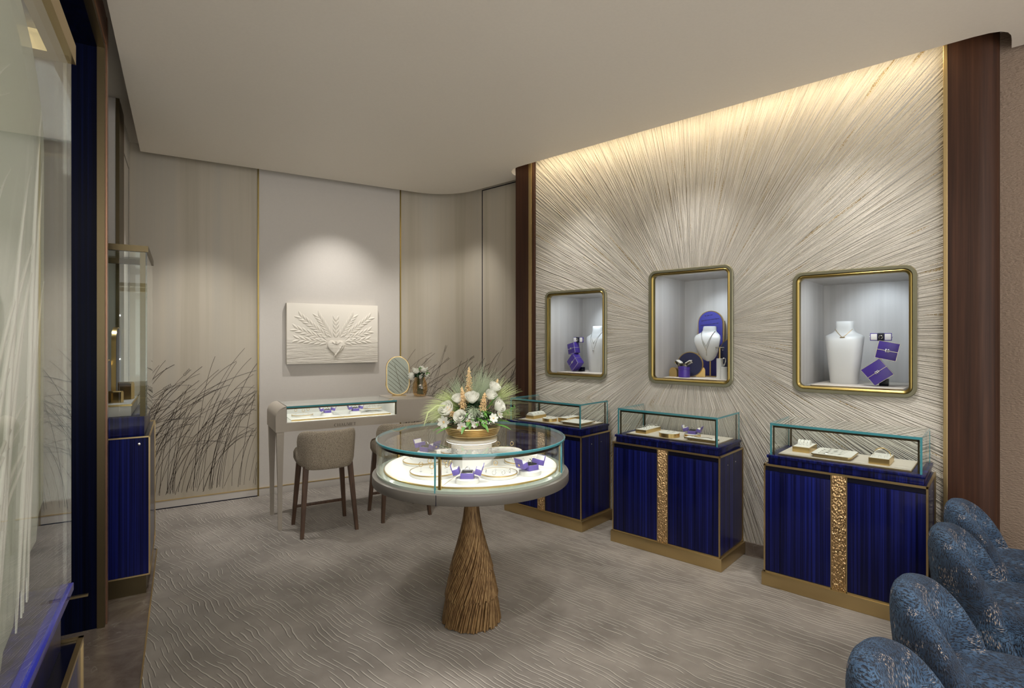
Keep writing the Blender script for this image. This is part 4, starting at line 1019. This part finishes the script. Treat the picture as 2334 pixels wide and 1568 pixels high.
for c in ((-.055, .0, .25), (.06, .0, .25), (.07, -.03, .20), (-.09, -.02, .20), (-.075, -.03, .165), (.02, -.05, .19)): puff(m, c, rnd, 24, .022, .005)
m.build('small_blossom', 'petal', t)
m = MB()
for c in ((.055, .01, .24), (-.085, -.02, .195), (.01, -.03, .255), (.075, -.02, .215)): puff(m, c, rnd, 14, .020, .006)
m.build('buds', 'leaf', t)

# ================================================================== COUNTER STOOLS
def make_stool(label):
    t = thing('counter_stool', label, 'stool', group='boucle stools at the desk')
    MB().loft([[p + (z,) for p in [(x, y+.035) for x, y in rrect(-.215*s_, .215*s_, -.20*s_, .205*s_, .12*s_, 8)]] for z, s_ in ((.515, .86), (.525, .94), (.555, 1.0), (.600, 1.0), (.625, .95), (.634, .80))]).build('seat', 'boucle', t, ang=70)
    rings = []; n = 36
    for k in range(n+1):
        dg = -88 + 176*k/n; ph = R(dg); e_ = abs(dg)/88
        g_ = max(.16, (1-min(1, e_**7))**.5); zc = .652; hz = .150*g_ if e_ > .6 else .150
        th = .058*(1 if e_ < .9 else max(.4, (1-((e_-.9)/.1)**2)**.5)); sec = []
        for i in range(20):
            a = 2*PI*i/20; ca, sa = math.cos(a), math.sin(a)
            dx = th/2*math.copysign(abs(ca)**.6, ca); dz = hz*math.copysign(abs(sa)**.4, sa); lean = .030*(zc+dz-.51)/.3
            sx = math.copysign(abs(math.sin(ph))**.72, ph); cy = math.cos(ph)**.72 if math.cos(ph) > 0 else 0
            sec.append((sx*(.182+dx+lean*.6), -cy*(.205+dx+lean)+.015, zc+dz))
        rings.append(sec)
    MB().loft(rings).build('backrest', 'boucle', t, ang=70)
    for sx in (-1, 1):
        for sy in (-1, 1):
            bx_, by_ = sx*.205, sy*.190 + .01; tx, ty = sx*.165, sy*.140+.02
            MB().loft([[(lerp(bx_, tx, f_)+.5*w_*a, lerp(by_, ty, f_)+.5*w_*b, lerp(0, .53, f_)) for a, b in ((-.8, -1), (.8, -1), (1, -.8), (1, .8), (.8, 1), (-.8, 1), (-1, .8), (-1, -.8))] for f_, w_ in ((0, .026), (.5, .034), (1, .040))]).build('leg', 'leg', t, ang=25)
    MB().box(-.185, .185, .180, .196, .135, .158, .002).build('stretcher', 'leg', t)
    return t
s0 = place(make_stool('taupe boucle stool at the left of the desk, fully in view'), wb(.972, 4.478, ZC), AB)
dup(s0, wb(1.604, 4.515, ZC), AB, 'taupe boucle stool half hidden behind the round table')

# ================================================================== ROUND GLASS TABLE
TX, TY = -.216, 2.907
t = thing('round_display_table', 'round glass display table on twisted wheat sheaf pedestal mid room', 'display table', (TX, TY, ZC))
m = MB(); rnd = random.Random(9)
def sheaf(m, z0, z1, r0, rmid, r1, tw, n_, w_, jit):
    for k in range(n_):
        a = 2*PI*k/n_ + rnd.uniform(-.03, .03); zz = z0 + rnd.uniform(0, jit); pts = []; rr = []
        for i in range(10):
            s_ = i/9; z = lerp(zz, z1, s_); f_ = (z-0)/.765
            rad = prof(f_) + r0*(1-f_); an = a + tw*(f_**1.5); pts.append((rad*math.cos(an), rad*math.sin(an), z)); rr.append(w_*lerp(1, .62, f_))
        m.tube(pts, rr, 6)
def prof(f_):
    P = [(0, .160), (.12, .145), (.26, .124), (.40, .098), (.55, .066), (.68, .042), (.80, .032), (.90, .036), (1, .046)]
    for (a, ra), (b, rb_) in zip(P, P[1:]):
        if f_ <= b: return lerp(ra, rb_, (f_-a)/(b-a))
    return P[-1][1]
for (z0, off, n_) in ((.0, -.006, 74), (.135, .004, 70), (.270, .012, 64)):
    m = MB(); sheaf(m, z0, .765, off, 0, 0, R(165), n_, .0062, .016); m.build('wheat_sheaf', 'straw', t, ang=80)
MB().lathe([(.150*.96, .002), (.112, .20), (.072, .38), (.036, .55), (.022, .62), (.022, .765)], 32).build('pedestal_core', 'straw', t)
MB().lathe([(.495, .755), (.515, .758), (.517, .762), (.517, .800), (.515, .804), (.498, .806)], 96).build('table_ring', 'rim', t)
MB().lathe([(.494, .804), (.494, .818), (.490, .820), (.455, .820)], 96).build('glass_plinth', 'greenglass', t)
MB().lathe([(.493, .8035), (.490, .8155)], 96).build('plinth_core', 'greenglass', t)
MB().lathe([(.458, .818), (.458, .826), (.454, .828), (.454, .818)], 96, loop=True, caps=False).build('gold_lip', 'gold', t)
MB().lathe([(.4535, .818), (.4535, .8275), (.452, .828)], 96).build('display_floor', 'white', t)
for a in (-103, -12, 158): MB().box(.0, .452, -.0012, .0012, .8278, .8284, 0, Matrix.Rotation(R(a), 4, 'Z')).build('floor_seam', 'gold', t, smooth=False)
MB().lathe([(.493, .815), (.493, .972), (.487, .972), (.487, .815)], 96, loop=True, caps=False).build('glass_drum', 'glass', t)
MB().lathe([(.4955, .972), (.4955, .984), (0, .984), (0, .972)], 96, caps=False).build('glass_top', 'glass', t)
MB().lathe([(.496, .9715), (.4985, .974), (.4985, .982), (.496, .9845), (.4935, .9845), (.4935, .9715)], 96, loop=True, caps=False).build('glass_edge', 'edge', t)
MB().lathe([(.486, .957), (.486, .971), (.452, .971), (.452, .957), (.456, .957), (.456, .967), (.480, .967), (.480, .957)], 96, loop=True, caps=False).build('bronze_rail', 'bronze', t)
MB().lathe([(.474, .9635), (.474, .9665), (.462, .9665), (.462, .9635)], 64, loop=True, caps=False).build('led_strip', 'led', t)
for a in (-103, -16, 155):
    MB().box(.474, .486, -.006, .006, .818, .966, 0, Matrix.Rotation(R(a), 4, 'Z')).build('gold_post', 'gold', t, smooth=False)
    MB().box(.4865, .494, -.003, .003, .806, .972, 0, Matrix.Rotation(R(a-2.2), 4, 'Z')).build('pane_joint', 'edge', t, smooth=False)
MB().box(.5165, .5178, -.0012, .0012, .757, .805, 0, Matrix.Rotation(R(-103.5), 4, 'Z')).build('ring_joint', 'night', t, smooth=False)
MB().lathe([(.108, .828), (.108, .945), (.112, .950)], 64).build('central_column', 'white', t)
MB().lathe([(.112, .950), (.134, .955), (.134, .958)], 64).build('lit_ring', 'ledsoft', t)
MB().lathe([(.134, .958), (.138, .970), (.138, .9715)], 64).build('column_cap', 'white', t)
def T(dx, dy, z): return (TX+dx, TY+dy, ZC+z)
ZF = .8285
# plates and boxes inside
plate('round white plate with six tall ring stands at the front left of the round table', T(-.170, -.215, ZF), .118, .018)
for k, (dx, dy) in enumerate(((-.06, -.03), (.0, -.075), (.07, -.045), (-.03, .05), (.05, .045), (.082, .01))):
    dup(rs0, T(-.170+dx, -.215+dy, ZF+.0185), .2*k, 'ring on clear stand upon the front left plate of the round table', 'ring stands on the front left table plate')
plate('round white plate with hoops behind the ring stand plate of the round table', T(-.270, .045, ZF), .105, .014)
for k, (dx, dy) in enumerate(((-.06, .01), (-.02, .045), (.02, .05), (.06, .02))):
    small('earring', 'small hoop on the left rear plate inside the round table', 'earring', ring_mesh(.010, .0013, False), 'steel', T(-.270+dx, .045+dy, ZF+.0145), .5*k, 'hoops on the left rear table plate')
plate('round white plate with a ring stand right of the centre box in the round table', T(.150, -.245, ZF), .092, .018)
dup(rs0, T(.135, -.215, ZF+.0185), 0, 'tall ring stand on the right front plate of the round table', 'ring stand on the right table plate')
for k, (dx, dy) in enumerate(((-.02, -.065), (.025, -.06), (.055, -.025), (-.06, -.03))):
    small('earring', 'small hoop on the right front plate inside the round table', 'earring', ring_mesh(.009, .0013, False), 'steel', T(.150+dx, -.245+dy, ZF+.0185), .6*k, 'hoops on the right front table plate')
plate('round white plate with hoops at the right rear of the round table', T(.275, .045, ZF), .100, .014)
for k, (dx, dy) in enumerate(((-.07, .0), (-.05, -.05), (.0, -.075), (.045, -.05))):
    small('earring', 'small hoop on the right rear plate inside the round table', 'earring', ring_mesh(.010, .0013, False), 'steel', T(.275+dx, .045+dy, ZF+.0145), .5*k, 'hoops on the right rear table plate')
plate('round white plate at the far right of the round table behind the column', T(.165, .285, ZF), .110, .016)
for dx in (-.03, .05):
    dup(rs0, T(.165+dx, .30, ZF+.0165), .3, 'ring stand on the far right plate of the round table', 'ring stands on the far right table plate')
plate('round white plate at the far left of the round table behind the column', T(-.115, .270, ZF), .085, .016)
for k in range(4):
    small('earring', 'small hoop on the far left plate inside the round table', 'earring', ring_mesh(.010, .0013, False), 'steel', T(-.160+.03*k, .27, ZF+.0165), .4*k, 'hoops on the far left table plate')
for dx, dy, rz, lb in ((.008, -.372, 0, 'at the front centre of the round table'), (.305, -.215, R(38), 'at the right of the round table'), (-.275, .235, R(-32), 'at the far left of the round table')):
    disc('jewellery_disc', 'white round block carrying the open violet box %s' % lb, 'jewellery disc', T(dx, dy, ZF), .055, .022, 'white', 'white')
    b = dup(bx0, T(dx, dy, ZF+.022), rz, 'open violet ring box %s' % lb, BX); b.scale = (1.12, 1.12, 1.12)

# ================================================================== FLOWER BOWL
t = thing('flower_arrangement', 'white roses and green grasses in a ribbed gold bowl on the round table', 'flower arrangement', T(0.004, .012, .9845))
prof_b = [(.128, 0), (.132, .004)]
for k in range(5): z = .006+k*.009; r_b = .134+.0035*k; prof_b += [(r_b, z), (r_b+.0045, z+.0045), (r_b, z+.009)]
prof_b += [(.143, .052), (.12, .050)]
MB().lathe(prof_b, 64).build('bowl', 'hammered', t) if False else MB().lathe(prof_b, 64).build('bowl', 'brass', t)
rnd = random.Random(14)
m = MB()
for k in range(460):
    a = rnd.uniform(0, 2*PI); r0 = rnd.uniform(.0, .11); el = rnd.uniform(-.15, 1.1); h0 = .045 + (.115-r0)*.85 + rnd.uniform(-.01, .045)
    leaf(m, (r0*math.cos(a), r0*math.sin(a), h0), (math.cos(a)*math.cos(el), math.sin(a)*math.cos(el), math.sin(el)), rnd.uniform(.025, .055), rnd.uniform(.004, .009), .35)
m.build('dark_foliage', 'leafdark', t, ang=80)
m = MB()
for k in range(90):
    a = rnd.uniform(0, 2*PI); r0 = rnd.uniform(.05, .125); el = rnd.uniform(-.3, .9); leaf(m, (r0*math.cos(a), r0*math.sin(a), .06+(.125-r0)*.9+rnd.uniform(0, .02)), (math.cos(a)*math.cos(el), math.sin(a)*math.cos(el), math.sin(el)), rnd.uniform(.03, .06), .009, .5)
for bs, d, L, w_ in (((-.11, -.06, .06), (-1, -.3, -.15), .10, .012), ((-.10, -.08, .055), (-1, -.5, -.25), .09, .012), ((.12, -.05, .06), (1, -.3, -.1), .09, .016), ((.12, -.03, .075), (1, -.1, .1), .085, .014), ((.05, -.02, .10), (.75, -.2, 1.1), .19, .012), ((-.05, -.02, .10), (-.35, -.3, .6), .09, .016)):
    leaf(m, bs, d, L, w_, .15)
m.build('green_leaves', 'leaf', t, ang=80)
for c, ax, r in (((-.125, -.05, .135), (-.5, -.7, .7), .044), ((-.073, -.02, .185), (-.2, -.5, 1), .034), ((.000, -.03, .190), (0, -.5, 1), .040), ((.095, -.02, .205), (.5, -.6, .9), .034), ((.112, .0, .245), (.6, -.4, 1), .034), ((-.052, -.10, .105), (-.2, -1, .5), .036), ((.135, -.03, .150), (.8, -.5, .5), .036), ((.122, .03, .175), (.6, -.2, 1), .034), ((-.06, .06, .17), (-.3, .5, 1), .036), ((.05, .08, .18), (.3, .6, 1), .036)):
    mm = MB(); rose(mm, c, ax, r, rnd); mm.build('white_rose', 'petal', t, ang=80)
def daisy(c, ax, r):
    mm = MB(); q_ = Vector(ax).normalized().to_track_quat('Z', 'Y').to_matrix().to_4x4(); mt = Matrix.Translation(c) @ q_
    for k in range(7):
        a = 2*PI*k/7; mm.loft([[(r*s_*math.cos(a)-w_*math.sin(a), r*s_*math.sin(a)+w_*math.cos(a), r*.25*s_*s_) for w_ in (-ww, 0, ww)] for s_, ww in ((.1, r*.06), (.45, r*.27), (.8, r*.28), (1, r*.08))], closed=False, caps=False, mat=mt)
    o = mm.build('daisy', 'petal', t, ang=80); MB().ball((0, 0, r*.05), (r*.2, r*.2, r*.12), 8, 6, mt).build('flower_centre', 'ochre', o)
for c, ax, r in (((-.145, -.075, .078), (-.4, -1, .1),   .035), ((-.005, -.115, .098), (0, -1, .6), .024), ((-.045, -.128, .062), (-.2, -1, .3), .026), ((.115, -.085, .10), (.5, -1, .5), .026), ((.145, -.05, .115), (.9, -.6, .5), .024), ((.02, -.125, .072), (.1, -1, .3), .018)): daisy(c, ax, r)
def plume(base, d, L, w_, mat_, n_, nm='plume', s_=.0035):
    mm = MB(); d = Vector(d).normalized(); b = Vector(base); mm.tube([b - d*.06, b + d*L], .0012, 5)
    for k in range(n_):
        f_ = rnd.random(); wd = w_*(1-f_)**.7*(.55+.45*min(1, f_*6)); v = Vector((rnd.gauss(0, .55), rnd.gauss(0, .55), rnd.gauss(0, .3)))*wd
        mm.ball(tuple(b + d*L*f_ + v), s_*rnd.uniform(.6, 1.2), 5, 4)
    return mm.build(nm, mat_, t)
plume((-.022, .03, .15), (0, .05, 1), .21, .024, 'ochre', 900, s_=.0027)
plume((-.045, -.04, .12), (-.05, -.1, 1), .14, .022, 'ochre', 600, s_=.0026)
plume((.055, -.04, .12), (.12, -.1, 1), .11, .024, 'ochre', 520, s_=.0026)
plume((.10, .04, .17), (.28, .1, 1), .13, .022, 'ochre', 520, s_=.0026)
plume((-.09, -.06, .10), (-.4, -.3, .7), .07, .022, 'ochre', 300, s_=.0026)
plume((-.012, -.11, .08), (.1, -.8, .5), .03, .012, 'ochre', 30)
def feather(base, d, L, spread_, n_, mat_, nm, droop=.4, r=.00045):
    mm = MB(); b = Vector(base); d = Vector(d).normalized()
    for k in range(n_):
        v = (d + Vector((rnd.gauss(0, 1), rnd.gauss(0, 1), rnd.gauss(0, 1)))*spread_).normalized(); LL = L*rnd.uniform(.55, 1); pts = []
        for i in range(6):
            s_ = i/5; q_ = b + v*LL*s_ - Vector((0, 0, 1))*droop*LL*s_*s_; q_.z = max(q_.z, .012); pts.append(q_)
        mm.tube(pts, [r*1.3, r*1.2, r, r, r*.8, r*.4], 3)
    return mm.build(nm, mat_, t, smooth=False)
feather((-.08, -.01, .13), (-1, -.2, .28), .21, .26, 230, 'pale', 'green_grass', .30)
feather((-.07, .0, .14), (-.8, 0, .75), .19, .20, 180, 'pale', 'green_grass', .25)
feather((-.05, .02, .16), (-.35, .1, 1), .20, .24, 130, 'sagegrass', 'green_grass', .15)
feather((.03, .03, .16), (.25, .1, 1), .24, .26, 260, 'sagegrass', 'green_grass', .12)
feather((.09, .03, .15), (.75, .1, .9), .22, .24, 150, 'pale', 'green_grass', .18)
feather((.01, -.06, .13), (0, -.8, .6), .11, .34, 150, 'sagegrass', 'green_grass', .6)
feather((.12, .0, .10), (1, -.1, .30), .15, .20, 50, 'pale', 'green_grass', .1)
feather((.0, .02, .18), (.35, .1, 1), .28, .5, 90, 'sagegrass', 'fine_sprays', .1, .0004)
m = MB()
for k in range(40):
    a = rnd.uniform(0, 2*PI); r0 = rnd.uniform(.08, .135); puff(m, (r0*math.cos(a), r0*math.sin(a), .07+rnd.uniform(0, .07)), rnd, 9, .012, .0026)
m.build('small_blossom', 'petal', t)
m = MB(); m.tube([(-.10, -.05, .16), (-.18, -.08, .165), (-.225, -.095, .13), (-.245, -.10, .06)], [.003, .005, .005, .001], 4); m.build('arching_blade', 'pale', t)
m = MB(); m.tube([(.12, -.02, .11), (.17, -.02, .125), (.20, -.02, .135), (.225, -.02, .15)], .0016, 4)
for c in ((.17, -.02, .128), (.19, -.02, .12), (.21, -.02, .14), (.225, -.02, .15), (.15, -.03, .11)): puff(m, c, rnd, 6, .008, .003)
m.build('trailing_sprig', 'leaf', t)

# ================================================================== BLUE ARMCHAIRS
def make_chair(label):
    t = thing('armchair', label, 'armchair', group='blue chenille armchairs in a row')
    n = 44; rings = []; A_ = 100
    for k in range(n+1):
        dg = -A_ + 2*A_*k/n; ph = R(dg); e_ = abs(dg)/A_
        top = .690 - .48*e_**3.0 ; bot = .10
        th = .110*(1-.2*e_); rr = .205; c_ = Vector((-math.cos(ph), math.sin(ph)))
        hz = (top-bot)/2; zc = (top+bot)/2; sec = []
        for i in range(24):
            a = 2*PI*i/24; ca, sa = math.cos(a), math.sin(a)
            dx = th/2*math.copysign(abs(ca)**.75, ca); dz = hz*math.copysign(abs(sa)**.42, sa)
            lean = .035*max(0, (zc+dz)-.38)/.32 - .03*max(0, .3-(zc+dz))
            sec.append((c_.x*(rr+dx+lean), c_.y*(rr+dx+lean)*1.04, zc+dz))
        rings.append(sec)
    # rounded arm ends
    def shrink(sec, f_, push):
        c_ = sum((Vector(p) for p in sec), Vector())/len(sec); return [tuple(c_ + (Vector(p)-c_)*f_ + push) for p in sec]
    d0 = (Vector(rings[0][0]) - Vector(rings[1][0])); d0.z = 0; d0.normalize(); d1 = (Vector(rings[-1][0]) - Vector(rings[-2][0])); d1.z = 0; d1.normalize()
    rings = [shrink(rings[0], .45, d0*.035), shrink(rings[0], .82, d0*.024)] + rings + [shrink(rings[-1], .82, d1*.024), shrink(rings[-1], .45, d1*.035)]
    MB().loft(rings).build('backrest', 'chenille', t, ang=75)
    MB().loft([[(.13 + .29*s_*math.copysign(abs(math.cos(2*PI*i/36))**.7, math.cos(2*PI*i/36)), .245*s_*math.copysign(abs(math.sin(2*PI*i/36))**.7, math.sin(2*PI*i/36)), z) for i in range(36)] for z, s_ in ((.10, .92), (.14, .97), (.36, 1.0), (.42, .985), (.445, .93), (.455, .80))]).build('seat', 'chenille', t, ang=70)
    MB().lathe([(.19, 0), (.19, .10)], 36, Matrix.Translation((.08, 0, 0))).build('base', 'night', t)
    return t
CH = [('blue armchair farthest from the camera, against the right walnut pilaster', .05, 3.50, 0), ('second blue armchair from the right wall, overlapping the farthest one', .03, 2.985, 0),
      ('blue armchair second from the bottom edge, in front of the right cabinet', -.01, 2.235, 0), ('nearest blue armchair, cut off by the bottom edge', -.03, 1.665, 0)]
h0 = make_chair(CH[0][0])
for i, (lb, u_, d_, rz) in enumerate(CH):
    if i == 0: place(h0, wa(u_, d_, ZC), AA+rz)
    else: dup(h0, wa(u_, d_, ZC), AA+rz, lb)
